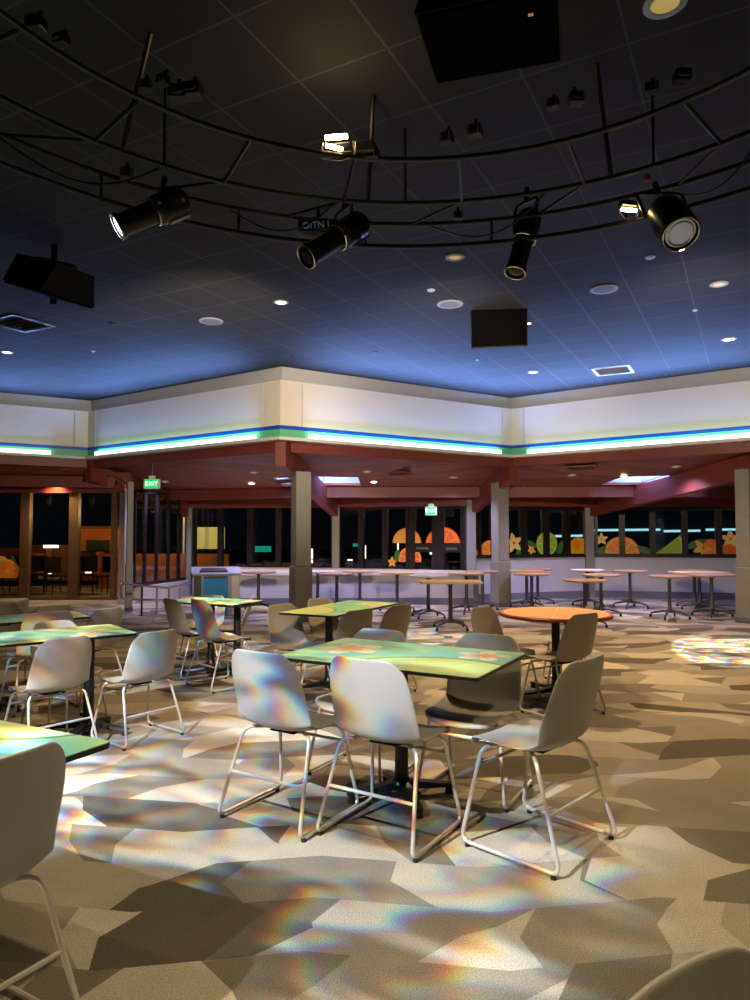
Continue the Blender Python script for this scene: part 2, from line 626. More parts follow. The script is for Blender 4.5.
# ceiling
poly = [(-14, -4), (14, -4), (14, 13.3)] + [(p.x, p.y) for p in reversed(FAS)] + [(-14, 11.5)]
MB().prism(poly, CEIL, CEIL + .12).build('ceiling', M['ceiling'])
struct(bpy.data.objects['ceiling'], 'dark acoustic tile ceiling washed blue near the fascia', 'ceiling')


def offset_line(pts, d):
    """offset polyline toward the room (-y side)"""
    out = []
    n = len(pts)
    for i, p in enumerate(pts):
        ns = []
        if i > 0:
            t = (pts[i] - pts[i - 1]).normalized()
            ns.append(Vector((t.y, -t.x)))
        if i < n - 1:
            t = (pts[i + 1] - pts[i]).normalized()
            ns.append(Vector((t.y, -t.x)))
        if len(ns) == 1:
            out.append(p + ns[0] * d)
        else:
            b = (ns[0] + ns[1]).normalized()
            out.append(p + b * (d / max(.3, b.dot(ns[0]))))
    return out


def ribbon(line, d0, d1, z0, z1, mb=None, mi=0):
    """solid strip following a polyline between offsets d0<d1 toward the room"""
    mb = mb or MB()
    a, b = offset_line(line, d0), offset_line(line, d1)
    rings = []
    for p, q in zip(a, b):
        rings.append([(p.x, p.y, z0), (q.x, q.y, z0), (q.x, q.y, z1), (p.x, p.y, z1)])
    return mb.loft(rings, mi)


fw = bpy.data.objects.new('wall_fascia', None)
COL.objects.link(fw)
struct(fw, 'zigzag fascia wall above the low wooden ceiling', 'wall')
ribbon(FAS, -.2, 0.0, Z_LIP, CEIL).build('upper_band', M['band'], fw)
ribbon(FAS, 0.002, .10, Z_BLUE1, Z_LEDGE).build('panel', M['fascia'], fw)
ribbon(FAS, 0.002, .104, Z_BLUE0, Z_BLUE1).build('blue_stripe', M['blue'], fw)
ribbon(FAS, 0.002, .10, 3.0, Z_BLUE0).build('green_stripe', M['green'], fw)
ribbon(FAS, 0.002, .20, Z_LIP, 3.0).build('lip', M['lip'], fw)
ribbon(FAS, .085, .10, Z_LEDGE, Z_LEDGE + .03).build('ledge_edge', M['white'], fw)
# vertical seams beside each corner
for p0, p1 in zip(FAS[:-1], FAS[1:]):
    t = (p1 - p0).normalized()
    nrm = Vector((t.y, -t.x))
    for q in (p0 + t * .32, p1 - t * .32):
        mb = MB()
        a = q + nrm * .102
        mb.box((a.x, a.y, (Z_BLUE1 + Z_LEDGE) / 2), (.02, .02, Z_LEDGE - Z_BLUE1))
        mb.build('panel_seam', M['band'], fw)

led_labels = ['cyan light strip at the fascia foot, section past the dark corner at left',
              'cyan light strip under the fascia slanting from the left corner to the jutting corner',
              'cyan light strip under the fascia between jutting corner and inner corner',
              'cyan light strip under the fascia rising right of the inner corner',
              'cyan light strip on the fascia beyond the picture edge']
for i, (p0, p1) in enumerate(zip(FAS[:-1], FAS[1:])):
    t = (p1 - p0).normalized()
    nrm = Vector((t.y, -t.x))
    s0, s1 = (p0 + t * .42, p1 - t * .42)
    if i == 0:
        s0, s1 = p1 - t * 2.6, p1 - t * .75
    mb = MB()
    q0, q1 = s0 + nrm * .155, s1 + nrm * .155
    mb.bar((q0.x, q0.y, 3.076), (q1.x, q1.y, 3.076), .05, .075)
    o = mb.build('light_strip', M['led'])
    tag(o, led_labels[i], 'light strip', 'fascia light strips')
    # strip output onto the fascia above it
    ld = bpy.data.lights.new('strip_light', 'AREA')
    ld.shape = 'RECTANGLE'
    ld.size = (s1 - s0).length
    ld.size_y = .03
    ld.color = lin((150, 255, 240))
    ld.energy = (5 if i else 1.5) * (s1 - s0).length / 4
    lo = bpy.data.objects.new('strip_light', ld)
    COL.objects.link(lo)
    mid = (s0 + s1) / 2 + nrm * .16
    zax = Vector((nrm.x * .45, nrm.y * .45, -1)).normalized()   # -Z points up and back to the panel
    xax = Vector((t.x, t.y, 0))
    yax = zax.cross(xax)
    lo.matrix_world = Matrix(((xax.x, yax.x, zax.x, mid.x), (xax.y, yax.y, zax.y, mid.y), (xax.z, yax.z, zax.z, 3.082), (0, 0, 0, 1)))
    # the strip also throws blue light up over the ceiling
    ld = bpy.data.lights.new('strip_uplight', 'AREA')
    ld.shape = 'RECTANGLE'
    ld.size = (s1 - s0).length
    ld.size_y = .03
    ld.color = lin((124, 164, 255))
    ld.spread = math.radians(108)
    ld.energy = [50, 150, 195, 175, 150][i]
    lo = bpy.data.objects.new('strip_uplight', ld)
    COL.objects.link(lo)
    mid = (s0 + s1) / 2 + nrm * .165
    zax = Vector((-nrm.x * .76, -nrm.y * .76, -1)).normalized()   # -Z points up and into the room
    yax = zax.cross(xax)
    lo.matrix_world = Matrix(((xax.x, yax.x, zax.x, mid.x), (xax.y, yax.y, zax.y, mid.y), (xax.z, yax.z, zax.z, 3.085), (0, 0, 0, 1)))

# ------------------------------------------------------------------ soffit, beams, wells
ZF, ZW = 2.95, 2.24


def sof(p0, p1, q0, q1, s, t):
    zw = 2.5 if p0 is A0 else (2.34 if p0 is p1 else ZW)
    a = p0.lerp(p1, s)
    b = q0.lerp(q1, s)
    c = a.lerp(b, t)
    return Vector((c.x, c.y, ZF + (zw - ZF) * t))


BAYS = [(A0, A, PL, PLr), (A, B, P190, P336), (B, C, P336, P471), (C, D, P471, P590), (D, E, P590, PE), (A, A, PLr, P190)]
T_WELL = (.50, .66)
WELLS = {1: (.78, 1.0), 2: (0.0, .24), 3: (.74, 1.0), 4: (0.0, .26)}
for i, (p0, p1, q0, q1) in enumerate(BAYS):
    mb = MB()
    ss = sorted(set([0, .12, .5, .88, 1.0] + [x for x in WELLS.get(i, ())]))
    ts = [0, .25, T_WELL[0], T_WELL[1], .85, 1.0]
    for a in range(len(ss) - 1):
        for b in range(len(ts) - 1):
            w = WELLS.get(i)
            if w and ss[a] >= w[0] - 1e-6 and ss[a + 1] <= w[1] + 1e-6 and abs(ts[b] - T_WELL[0]) < 1e-6:
                continue
            pts = [sof(p0, p1, q0, q1, s, t) for s, t in ((ss[a], ts[b]), (ss[a + 1], ts[b]), (ss[a + 1], ts[b + 1]), (ss[a], ts[b + 1]))]
            pts += [p + Vector((0, 0, .05)) for p in pts]
            mb.add(pts, [(0, 1, 2, 3), (7, 6, 5, 4), (0, 4, 5, 1), (1, 5, 6, 2), (2, 6, 7, 3), (3, 7, 4, 0)])
    o = mb.build('ceiling_soffit', M['soffit'])
    struct(o, 'low dark red plank ceiling sloping down to the windows', 'ceiling')
    if i in WELLS:
        w = WELLS[i]
        pts = [sof(p0, p1, q0, q1, s, t) for s, t in ((w[0], T_WELL[0]), (w[1], T_WELL[0]), (w[1], T_WELL[1]), (w[0], T_WELL[1]))]
        mb = MB()
        up = Vector((0, 0, .75))
        top = [Vector((p.x, p.y, 3.35)) for p in pts]
        for k in range(4):
            a, b = pts[k] + Vector((0, 0, .05)), pts[(k + 1) % 4] + Vector((0, 0, .05))
            c, d = top[(k + 1) % 4], top[k]
            ctr = sum(pts, Vector()) / 4
            nn = (c - b).cross(a - b).normalized() * .03
            if nn.dot(ctr - a) > 0:
                nn = -nn
            mb.add([a, b, c, d, a + nn, b + nn, c + nn, d + nn], [(0, 1, 2, 3), (7, 6, 5, 4), (0, 4, 5, 1), (1, 5, 6, 2), (2, 6, 7, 3), (3, 7, 4, 0)])
        mb.add(top + [p + Vector((0, 0, .04)) for p in top], [(0, 1, 2, 3), (7, 6, 5, 4), (0, 4, 5, 1), (1, 5, 6, 2), (2, 6, 7, 3), (3, 7, 4, 0)])
        o = mb.build('ceiling_light_well', M['well'])
        struct(o, 'white light well opening in the low plank ceiling', 'ceiling')
        ctr = sum(pts, Vector()) / 4
        ld = bpy.data.lights.new('well_light', 'POINT')
        ld.color = lin((150, 172, 255))
        ld.energy = 80
        ld.shadow_soft_size = .08
        lo = bpy.data.objects.new('well_light', ld)
        COL.objects.link(lo)
        s_in = w[1] - .1 if w[1] == 1.0 else w[0] + .1
        q = sof(p0, p1, q0, q1, s_in, (T_WELL[0] + T_WELL[1]) / 2)
        lo.location = (q.x, q.y, 3.1)
    # edge beam along the fascia foot and two ring beams
    for nm, t, hh, ww in () if i == 5 else (('beam_edge', 0.03, .16, .14), ('beam_ring', .70, .22, .16), ('beam_wall', .955, .2, .16)):
        a, b = sof(p0, p1, q0, q1, 0.02, t), sof(p0, p1, q0, q1, .98, t)
        if nm == 'beam_edge':
            a.z = b.z = Z_LIP
        o = MB().bar(a, b, ww, hh).build(nm, M['beam'])
        struct(o, 'red stained timber beam under the low plank ceiling', 'beam')
for (p, q) in ((A, P190), (B, P336), (C, P471), (D, P590)):
    t = (q - p).normalized()
    s = p - t * .05
    mb = MB()
    mb.bar((s.x, s.y, ZF - .01), (q.x, q.y, ZW), .17, .40)
    struct(mb.build('beam_corner', M['beam']), 'deep red timber beam running from fascia corner to window wall', 'beam')

# ------------------------------------------------------------------ columns
def column(px, d, w, zt, name, label):
    c = P2(px, d)
    mb = MB()
    mb.box((0, 0, zt / 2 + .46), (w, w * .9, zt - .92), bev=.012)
    mb.box((0, 0, .46), (w * 1.16, w * 1.06, .92), bev=.012)
    o = mb.build(name, M['col'])
    o.location = (c.x, c.y, 0)
    o.rotation_euler = (0, 0, math.radians(28))
    struct(o, label, 'column')
    b = MB().box((0, 0, .05), (w * 1.24, w * 1.14, .1), bev=.01).build('column_base', M['base'], o)
    return o


column(301, 11.85, .27, 2.52, 'column', 'grey green column standing left of the middle')
column(500, 14.25, .27, 2.50, 'column', 'grey green column beside the orange round table')
column(747, 11.7, .27, 2.55, 'column', 'grey green column at the picture edge')
column(130, 13.2, .11, 2.45, 'column', 'thin grey column beside the ramp railing')

# ------------------------------------------------------------------ window walls
def frame_box(p, q, z0, z1, depth=.14):
    """box between plan points p,q from z0 to z1 (mb added)"""
    t = (q - p).normalized()
    n = Vector((t.y, -t.x)) * depth / 2
    vs = []
    for z in (z0, z1):
        for a in (p + n, q + n, q - n, p - n):
            vs.append((a.x, a.y, z))
    return vs, [(3, 2, 1, 0), (4, 5, 6, 7), (0, 1, 5, 4), (1, 2, 6, 5), (2, 3, 7, 6), (3, 0, 4, 7)]


WN = [0]


def line_hit(p, q, px):
    k = (px - 375.0) / FPX
    d = q - p
    # p.x + s d.x = k (p.y + s d.y)
    s = (k * p.y - p.x) / (d.x - k * d.y)
    return p + d * s


def window(p, q, pxs, z0, z1, fm, fw_=.10, lab='', mids=(), fd=.14):
    """windows between consecutive picture columns pxs on plan line p-q"""
    pts = [line_hit(p, q, x) if isinstance(x, (int, float)) else x for x in pxs]
    for i in range(len(pts) - 1):
        WN[0] += 1
        a, b = pts[i], pts[i + 1]
        t = (b - a).normalized()
        root = bpy.data.objects.new('window_%d' % WN[0], None)
        COL.objects.link(root)
        struct(root, 'dark night window with bronze frame ' + lab, 'window')
        mb = MB()
        h = fw_ / 2
        mb.add(*frame_box(a, a + t * h, z0, z1, fd))
        mb.add(*frame_box(b - t * h, b, z0, z1, fd))
        mb.add(*frame_box(a + t * h, b - t * h, z0, z0 + .07, fd))
        mb.add(*frame_box(a + t * h, b - t * h, z1 - .07, z1, fd))
        for zm, hh in mids:
            mb.add(*frame_box(a + t * h, b - t * h, zm - hh / 2, zm + hh / 2))
        mb.build('frame', fm, root)
        MB().add(*frame_box(a + t * h, b - t * h, z0 + .07, z1 - .07, .012)).build('pane', M['glass'], root)


# left tall windows
window(PL, PLr, [-60, 26.5, 75, 117], .08, 2.46, M['mullion_w'], .19, 'at floor level in the left wall')
struct(MB().add(*frame_box(PL, PLr + Vector((.1, 0)), 0, .08, .3)).build('wall_left_curb', M['white']), 'white curb under the tall left windows', 'wall')
struct(MB().add(*frame_box(line_hit(PL, PLr, 121), line_hit(PL, PLr, 126.5), 0, 2.5, .2)).build('wall_left_post', M['white']), 'cream post ending the left windows', 'wall')
struct(MB().add(*frame_box(PL, PLr, 2.46, 3.0, .14)).build('wall_left_header', M['soffit']), 'dark header over the left windows', 'wall')
struct(MB().add(*frame_box(Vector((-13.9, 11.0)), PL, 0, 3.0, .2)).build('wall_left_return', M['fascia']), 'cream wall continuing left of the tall windows', 'wall')
# receding glass wall
q0 = Vector((-5.0, 14.9))
window(q0, P190, [134.5, 145, 157, 168.5, 179, 188], .35, 2.4, M['mullion'], .10, 'in the receding glass wall beside the ramp', fd=.04)
struct(MB().add(*frame_box(q0, P190, 0, .35, .2)).build('wall_ramp', M['kneewall']), 'low wall under the receding glass wall', 'wall')
# middle walls behind the counter
window(P190, P336, [194, 221, 250.5, 279, 306.5, 334], .4, 2.2, M['mullion'], .12, 'in the bay behind the counter, left of the middle post')
window(P336, P471, [338, 361.5, 385.5, 409], .4, 2.1, M['mullion'], .12, 'between middle post and glazed doors')
struct(MB().add(*frame_box(P190, P336, 0, .4, .14)).build('wall_bay_left', M['kneewall']), 'low wall under the counter bay windows', 'wall')
struct(MB().add(*frame_box(P336, P471, 0, .4, .14)).build('wall_bay_right', M['kneewall']), 'low wall under the counter bay windows', 'wall')
# double doors
for k, (x0, x1) in enumerate(((409.5, 438.5), (438.5, 467))):
    a, b = line_hit(P336, P471, x0), line_hit(P336, P471, x1)
    t = (b - a).normalized()
    root = bpy.data.objects.new('door_%d' % (k + 1), None)
    COL.objects.link(root)
    struct(root, 'dark glazed exit door under the exit sign', 'door')
    mb = MB()
    for (pa, pb, z0, z1) in ((a, a + t * .14, 0.41, 2.1), (b - t * .14, b, 0.41, 2.1), (a + t * .14, b - t * .14, 2.02, 2.1), (a + t * .14, b - t * .14, 1.05, 1.24), (a + t * .14, b - t * .14, .41, .6)):
        mb.add(*frame_box(pa, pb, z0, z1, .1))
    mb.build('frame', M['mullion'], root)
    MB().add(*frame_box(a + t * .14, b - t * .14, 1.24, 2.02, .012)).build('pane', M['glass'], root)
    MB().add(*frame_box(a + t * .14, b - t * .14, .6, 1.05, .012)).build('pane', M['glass'], root)
    n = Vector((t.y, -t.x)) * .1
    c = a.lerp(b, .5) + n
    MB().bar((*(a + t * .2 + n), 1.16), (*(b - t * .2 + n), 1.16), .05, .05).build('push_bar', M['chrome'], root)
# right walls
zs, zt = .93, 2.06
window(P471, P590, [477, 493, 523, 545, 566, 587], zs, zt, M['mullion'], .15, 'in the wall right of the glazed doors')
window(P590, PE, [594.5, 621.5, 652, 684, 718, 752, 790], zs, zt, M['mullion'], .13, 'in the right wall with fruit stickers')
for k, (p, q) in enumerate(((P471, P590), (P590, PE))):
    nm = ('wall_knee_middle', 'wall_knee_right')[k]
    o = struct(MB().add(*frame_box(p, q, 0, zs, .16)).build(nm, M['kneewall']), 'white knee wall under the fruit sticker windows', 'wall')
    t = (q - p).normalized()
    n = Vector((t.y, -t.x))
    struct(MB().add(*frame_box(p + n * .09, q + n * .09, 0, .15, .03)).build('baseboard_' + ('middle', 'right')[k], M['base']), 'grey baseboard of the white knee wall', 'baseboard')
    struct(MB().add(*frame_box(p + n * .05, q + n * .05, zs, zs + .03, .2)).build('trim_%d' % (k + 1), M['mullion']), 'dark sill on the white knee wall', 'trim')
for k, (c, w, zt2) in enumerate(((P190, .12, 2.25), (P336, .17, 2.2), (P471, .2, 2.2), (P590, .2, 2.2))):
    d = c.normalized()
    mb = MB().box((0, 0, zt2 / 2), (w, w, zt2), bev=.01)
    o = mb.build('trim_post_%d' % k, M['col'])
    o.location = (c.x - d.x * .12, c.y - d.y * .12, 0)
    struct(o, 'grey green window wall post carrying a timber beam', 'post')

# counter: deep white ledge in front of the bay windows
c_poly = [P2(236, 14.5), P2(473, 14.55), Vector((2.0, 15.2)), Vector((-.95, 16.35)), Vector((-4.35, 16.8)), P2(194, 15.2)]
cr = bpy.data.objects.new('wall_counter', None)
COL.objects.link(cr)
struct(cr, 'low white counter wall with a deep white ledge', 'wall')
MB().prism([(p.x, p.y) for p in c_poly], .0, .60).build('front', M['kneewall'], cr)
big = [P2(234, 14.42), P2(475, 14.47), Vector((2.06, 15.2)), Vector((-.95, 16.38)), Vector((-4.4, 16.85)), P2(192, 15.15)]
MB().prism([(p.x, p.y) for p in big], .61, .67).build('ledge', M['quartz'], cr)
p, q = P2(236, 14.48), P2(473, 14.53)
MB().add(*frame_box(p, q, 0, .14, .03)).build('base_strip', M['base'], cr)
MB().box((P2(475, 14.6).x, 14.62, .3), (.1, .24, .6)).build('end_cap', M['base'], cr)
for px in (291, 378, 331):
    q = at_d(px, 589, 14.49)
    o = MB().box((q.x, q.y, .32), (.075, .012, .115), bev=.004)
    o.box((q.x, q.y - .007, .345), (.03, .006, .03))
    o.box((q.x, q.y - .007, .295), (.03, .006, .03))
    tag(o.build('power_outlet', M['band']), {291: 'white power outlet on the counter front, left of the wall post', 378: 'white power outlet on the counter front below the fruit flower sticker', 331: 'white power outlet on the counter front behind the tan topped table'}[px], 'outlet', 'counter outlets')

# ------------------------------------------------------------------ dining chair
def make_shell():
    prof = [(.245, .425), (.243, .44), (.228, .452), (.19, .459), (.11, .456), (.02, .450), (-.07, .449), (-.125, .455), (-.168, .474), (-.196, .508), (-.214, .56), (-.232, .63), (-.25, .70), (-.268, .77), (-.281, .825), (-.288, .858), (-.291, .872)]
    wid = [.205, .213, .22, .226, .232, .236, .239, .241, .242, .241, .239, .236, .231, .224, .216, .211, .208]
    nu = 12
    n = len(prof)
    grid = []
    for i, ((y, z), w) in enumerate(zip(prof, wid)):
        y0, z0 = prof[max(i - 1, 0)]
        y1, z1 = prof[min(i + 1, n - 1)]
        t = Vector((0, y1 - y0, z1 - z0)).normalized()
        nrm = Vector((0, -t.z, t.y))   # points up/forward
        if nrm.y < 0 and i > 8:
            nrm = -nrm
        nrm = Vector((0, t.z, -t.y)) if False else nrm
        row = []
        for j in range(nu + 1):
            u = -1 + 2 * j / nu
            f = i / (n - 1)
            lift = (.022 if i < 6 else (.022 + .03 * min(1, (i - 5) / 5) if i < 12 else .045)) * abs(u) ** 2.4
            pos = Vector((u * w, y, z))
            if i <= 8:
                pos += Vector((0, .35 * lift if i > 5 else 0, lift))
            else:
                pos += Vector((0, lift, .25 * lift if i < 11 else 0))
            # rounded top corners
            if i >= n - 4:
                k = (i - (n - 4) + 1) / 4.0
                au = abs(u)
                drop = .042 * k * max(0, (au - .62) / .38) ** 2.4
                pos.z -= drop
                pos.x *= 1 - .10 * k * k * max(0, (au - .6) / .4) ** 1.5
            # rounded front corners
            if i <= 3:
                k = (3 - i + 1) / 4.0
                pos.y -= .05 * k * max(0, (abs(u) - .5) / .5) ** 2
            row.append(pos)
        grid.append(row)
    vs = [p for r in grid for p in r]
    fs = []
    m = nu + 1
    for i in range(n - 1):
        for j in range(nu):
            fs.append((i * m + j, i * m + j + 1, (i + 1) * m + j + 1, (i + 1) * m + j))
    mb = MB()
    mb.add(vs, fs)
    o = mb.build('shell', M['shell'])
    for pl in o.data.polygons:
        pl.use_smooth = True
    so = o.modifiers.new('thick', 'SOLIDIFY')
    so.thickness = .011
    so.offset = -1
    sb = o.modifiers.new('smooth', 'SUBSURF')
    sb.levels = 1
    sb.render_levels = 2
    return o


TR = .0095


def sled(s):
    pts = [(s * .12, .10, .443), (s * .208, .155, .443), (s * .262, .235, .022), (s * .262, -.268, .022), (s * .212, -.128, .443), (s * .12, -.05, .441)]
    return MB().tube(fillet(pts, .05, 6), TR, 8)


CS = 1.03
chair0 = thing('dining_chair', 'taupe plastic shell chair with satin steel sled legs', 'chair')
chair0.scale = (CS, CS, CS)
sh = make_shell()
sh.parent = chair0
for s in (-1, 1):
    lg = sled(s).build('sled_leg', M['leg_paint'], chair0, True)
    for y in (.20, -.235):
        MB().lathe([(.0, 0), (.011, 0), (.013, .006), (.011, .016), (0, .016)], 10, mx=Matrix.Translation((s * .262, y, 0))).build('foot_glide', M['black'], lg, True)
mid_r = Vector((.238, -.197, .23))
MB().tube([(-mid_r.x, mid_r.y, mid_r.z), (mid_r.x, mid_r.y, mid_r.z)], TR * .9, 8).build('stretcher', M['leg_paint'], chair0, True)
MB().tube([(-.224, .172, .36), (.224, .172, .36)], TR * .9, 8).build('stretcher', M['leg_paint'], chair0, True)
MB().box((0, .015, .436), (.16, .2, .010), bev=.005).build('seat_mount', M['black'], chair0)
first = [True]


def chair(px, py, phi, label, group, cs=CS):
    top = at_z(px, py, .872 * cs)
    f = Vector((math.cos(math.radians(phi)), math.sin(math.radians(phi)), 0))
    c = top + f * .29 * cs
    rz = math.radians(phi - 90)
    if first[0]:
        first[0] = False
        chair0.location = (c.x, c.y, 0)
        chair0.rotation_euler = (0, 0, rz)
        chair0['label'] = label
        chair0['group'] = group
        return chair0
    o = dup(chair0, (c.x, c.y, 0), rz, label, group)
    o.scale = (cs, cs, cs)
    return o


G1, G2 = 'chairs at the near green tables', 'chairs at the farther tables'
S2, S3 = .93, .90
chair(255, 651.5, 58, 'taupe chair seen from behind, left of the two pushed under the middle green table', G1, 1.03)
chair(359.5, 659, 58, 'taupe chair in rainbow light, its back covering the near edge of the middle green table', G1, 1.03)
chair(593, 658, 136, 'taupe chair standing turned left at the right end of the middle green table', G1, 1.055)
chair(383, 629, -119, 'taupe chair behind the middle green table, farther left, only its back top showing', G1, 0.98)
chair(490, 634, -119, 'taupe chair behind the right half of the middle green table, seat in shadow', G1, 0.995)
chair(10, 756, 150, 'large taupe chair cut by the left picture edge, beside the nearest green table corner', G1)
chair(664, 970, -55, 'taupe chair back top peeking into the bottom right picture corner', G1)
chair(69, 637.5, 140, 'taupe chair in rainbow light, left of the two at the second green table', G1, 0.91)
chair(160, 631, 142, 'taupe chair in rainbow light at the right end of the second green table', G1, 0.91)
chair(52, 621, -40, 'pale lit chair behind the second green table, below the dark chair back', G1, 0.9)
chair(51, 611.5, 132, 'dark brown chair back in front of the third green table at left', G2, 0.96)
chair(54, 605, -48, 'pale chair top behind the third green table below the tall windows', G2, 0.87)
chair(1, 604, -45, 'shadowed chair at the left picture edge behind the third green table', G2, 0.9)
chair(111, 608, 155, 'grey lit chair back beside the right tip of the third green table', G2, 0.93)
chair(168, 598.5, 42, 'beige chair seen from behind at the green table by the railing, left one', G2, 0.93)
chair(196, 599.5, 42, 'beige chair seen from behind at the green table by the railing, right one', G2, 0.98)
chair(214, 595, -105, 'beige chair facing out in front of the teal bin panel', G2, 0.83)
chair(254, 595.5, 190, 'chair lit white at the right tip of the table before the teal bin', G2, 0.9)
chair(279, 604, -40, 'brown shadowed chair at the left corner of the green table before the column', G2, 0.93)
chair(317, 598, -40, 'chair behind the green table before the column, dark seat showing under it', G2, 0.93)
chair(362, 609.5, 140, 'brown chair with its back right of the table before the column, nearer one', G2, 0.98)
chair(403, 604.5, 140, 'brown chair right of the table before the column, farther one', G2, 0.96)
chair(479, 607, -45, 'pale chair standing left of the orange round table', G2, S2)
chair(588, 613.5, 126, 'taupe chair with its back to us, right in front of the orange round table', G2, 0.97)
chair(593, 604.5, 172, 'taupe chair half hidden behind another, right of the orange round table', G2, S3)


# ------------------------------------------------------------------ dining tables
def pedestal(root, x, y, h=.738, arm=.30, rot=45):
    mb = MB().lathe([(.0, .05), (.062, .05), (.062, .085), (.043, .11), (.038, .14), (.038, h - .02), (.0, h - .02)], 20, mx=Matrix.Translation((x, y, 0)))
    mb.box((x, y, h - .012), (.30, .30, .018), bev=.004)
    p = mb.build('pedestal', M['black_metal'], root, True)
    for k in range(4):
        a = math.radians(rot + 90 * k)
        mx = Matrix.Translation((x, y, 0)) @ Matrix.Rotation(a, 4, 'Z')
        rings = []
        for xx, w, z0, z1 in ((.03, .036, .052, .10), (.10, .036, .05, .085), (.22, .032, .042, .064), (arm, .026, .037, .054), (arm + .015, .018, .039, .05)):
            rings.append([(xx, -w, z0), (xx, w, z0), (xx, w * .8, z1), (xx, -w * .8, z1)])
        arm_o = MB().loft(rings, 0, mx).build('base_arm', M['black_metal'], root)
        MB().lathe([(0, 0), (.022, 0), (.024, .01), (.016, .038), (0, .038)], 14, mx=mx @ Matrix.Translation((arm - .012, 0, 0))).build('foot_glide', M['black'], arm_o, True)


def dtable(c, ang, tm, label, L=1.31, W=.84, peds=((0, 0),)):
    t = thing('dining_table', label, 'table', (c[0], c[1], 0), math.radians(ang), 'printed rectangular tables')
    MB().prism(rrect(L - .006, W - .006, .02, 4), .757, .7601).build('printed_top', tm, t)
    MB().prism(rrect(L, W, .022, 4), .741, .7568).build('top_core', M['edge'], t)
    for x, y in peds:
        pedestal(t, x, y)
    return t


t1 = dtable((.15, 4.03), -29, M['top_a'], 'middle green table printed with lime slice and two pale flowers', L=1.22, W=.79)
t1.scale = (1, 1, 1.055)
t0 = dtable((-1.6, 2.3), -27, M['top_c'], 'nearest green table, its bright corner entering at the left picture edge', L=1.22, W=.79)
t0.scale = (1, 1, 1.055)
dtable((-2.42, 5.06), 38, M['top_b'], 'second green table behind the two rainbow lit chairs at left', L=1.22, W=.64, peds=((-.36, 0), (.36, 0)))
dtable((-3.11, 6.07), 38, M['top_b'], 'third green table below the tall windows, wrapped by dark chairs', L=1.12, W=.58, peds=((-.2, 0),))
dtable((-1.75, 7.60), -27, M['top_a'], 'small looking green table on two posts before the teal bin', L=.94, W=.54, peds=((-.02, 0), (.33, 0)))
dtable((-.32, 6.93), 62, M['top_c'], 'green table before the column with brown chairs around it', W=.6, peds=((-.25, 0), (.5, 0)))

# orange round table
rt = thing('round_table', 'orange and red round table on a black pedestal, right of the middle', 'table', (1.66, 6.48, 0))
MB().lathe([(0, .757), (.497, .757), (.5, .758), (.5, .76), (0, .7602)], 56).build('printed_top', M['orange_top'], rt)
MB().lathe([(0, .727), (.498, .727), (.506, .735), (.506, .752), (.5, .7568), (0, .7568)], 56).build('top_core', mat('red_table_edge', (150, 52, 38), .4), rt, True)
pedestal(rt, 0, 0, .722, .4, 20)


# ------------------------------------------------------------------ flip-top tables by the wall
def make_flip(nm, topmat, rect=False):
    t = thing(nm, 'x', 'table')
    if rect:
        MB().prism(rrect(.95, .62, .05, 4), .715, .742).build('tabletop', topmat, t)
    else:
        MB().lathe([(0, .712), (.325, .712), (.336, .72), (.336, .736), (.328, .742), (0, .742)], 40).build('tabletop', topmat, t, True)
    MB().lathe([(0, .10), (.05, .10), (.052, .13), (.034, .17), (.030, .4), (.03, .67), (.06, .69), (.12, .705), (.12, .71), (0, .71)], 18).build('column_tube', M['grey_metal'], t, True)
    for k in range(4):
        mx = Matrix.Rotation(math.radians(45 + 90 * k), 4, 'Z')
        pts = [mx @ Vector(p) for p in ((.02, 0, .135), (.12, 0, .125), (.25, 0, .095), (.31, 0, .075), (.325, 0, .045))]
        a = MB().tube(pts, [.026, .024, .019, .016, .014], 8).build('base_leg', M['grey_metal'], t, True)
        MB().lathe([(0, -.012), (.02, -.012), (.024, -.006), (.024, .006), (.02, .012), (0, .012)], 14, mx=mx @ Matrix.Translation((.325, 0, .026)) @ Matrix.Rotation(PI / 2, 4, 'X')).build('caster', M['black'], a, True)
    return t


flip_proto = {}


def flip(px, d, kind, rz, label):
    c = P2(px, d)
    key = kind
    mats = {'wood': ('wood_top', False), 'pale': ('pale_top', True), 'pink': ('pink_top', False), 'white': ('grey_top', False), 'pinkrect': ('pink_top', True)}
    if key not in flip_proto:
        o = make_flip('cafe_table', M[mats[key][0]], mats[key][1])
        flip_proto[key] = o
        o.location = (c.x, c.y, 0)
        o.rotation_euler = (0, 0, math.radians(rz))
        o['label'] = label
        o['group'] = 'cafe tables along the window side'
        return o
    return dup(flip_proto[key], (c.x, c.y, 0), math.radians(rz), label, 'cafe tables along the window side')


flip(428, 12.35, 'white', 10, 'pale grey topped cafe table left of the yellow topped one')
flip(450, 10.9, 'pale', 0, 'pale yellow rectangular cafe table nearest left of the column by the orange table')
flip(466, 13.05, 'wood', 30, 'wood topped cafe table at the end of the white counter')
flip(482, 13.7, 'pink', 5, 'cafe table half hidden behind the column by the orange table')
flip(526, 13.9, 'wood', 20, 'left of three bunched wood topped cafe tables right of the column')
flip(537, 14.6, 'pink', 40, 'farthest of three bunched cafe tables right of the column')
flip(531, 12.9, 'wood', 0, 'nearest of three bunched wood topped cafe tables right of the column')
flip(584, 11.2, 'wood', 15, 'wood topped cafe table above the chairs of the orange table')
flip(600, 12.6, 'wood', 25, 'wood topped cafe table just behind the nearest one right of the column')
flip(587, 14.2, 'white', 5, 'pale grey topped cafe table deep in the right wall corner')
flip(629, 13.9, 'pink', 12, 'cafe table standing clear before the right wall, below the orange slice sticker')
flip(668, 12.25, 'pink', 8, 'cafe table with tan round top standing alone below the lime wedge sticker')
flip(693, 14.1, 'pink', 22, 'rearmost of the nested cafe tables below the flower stickers')
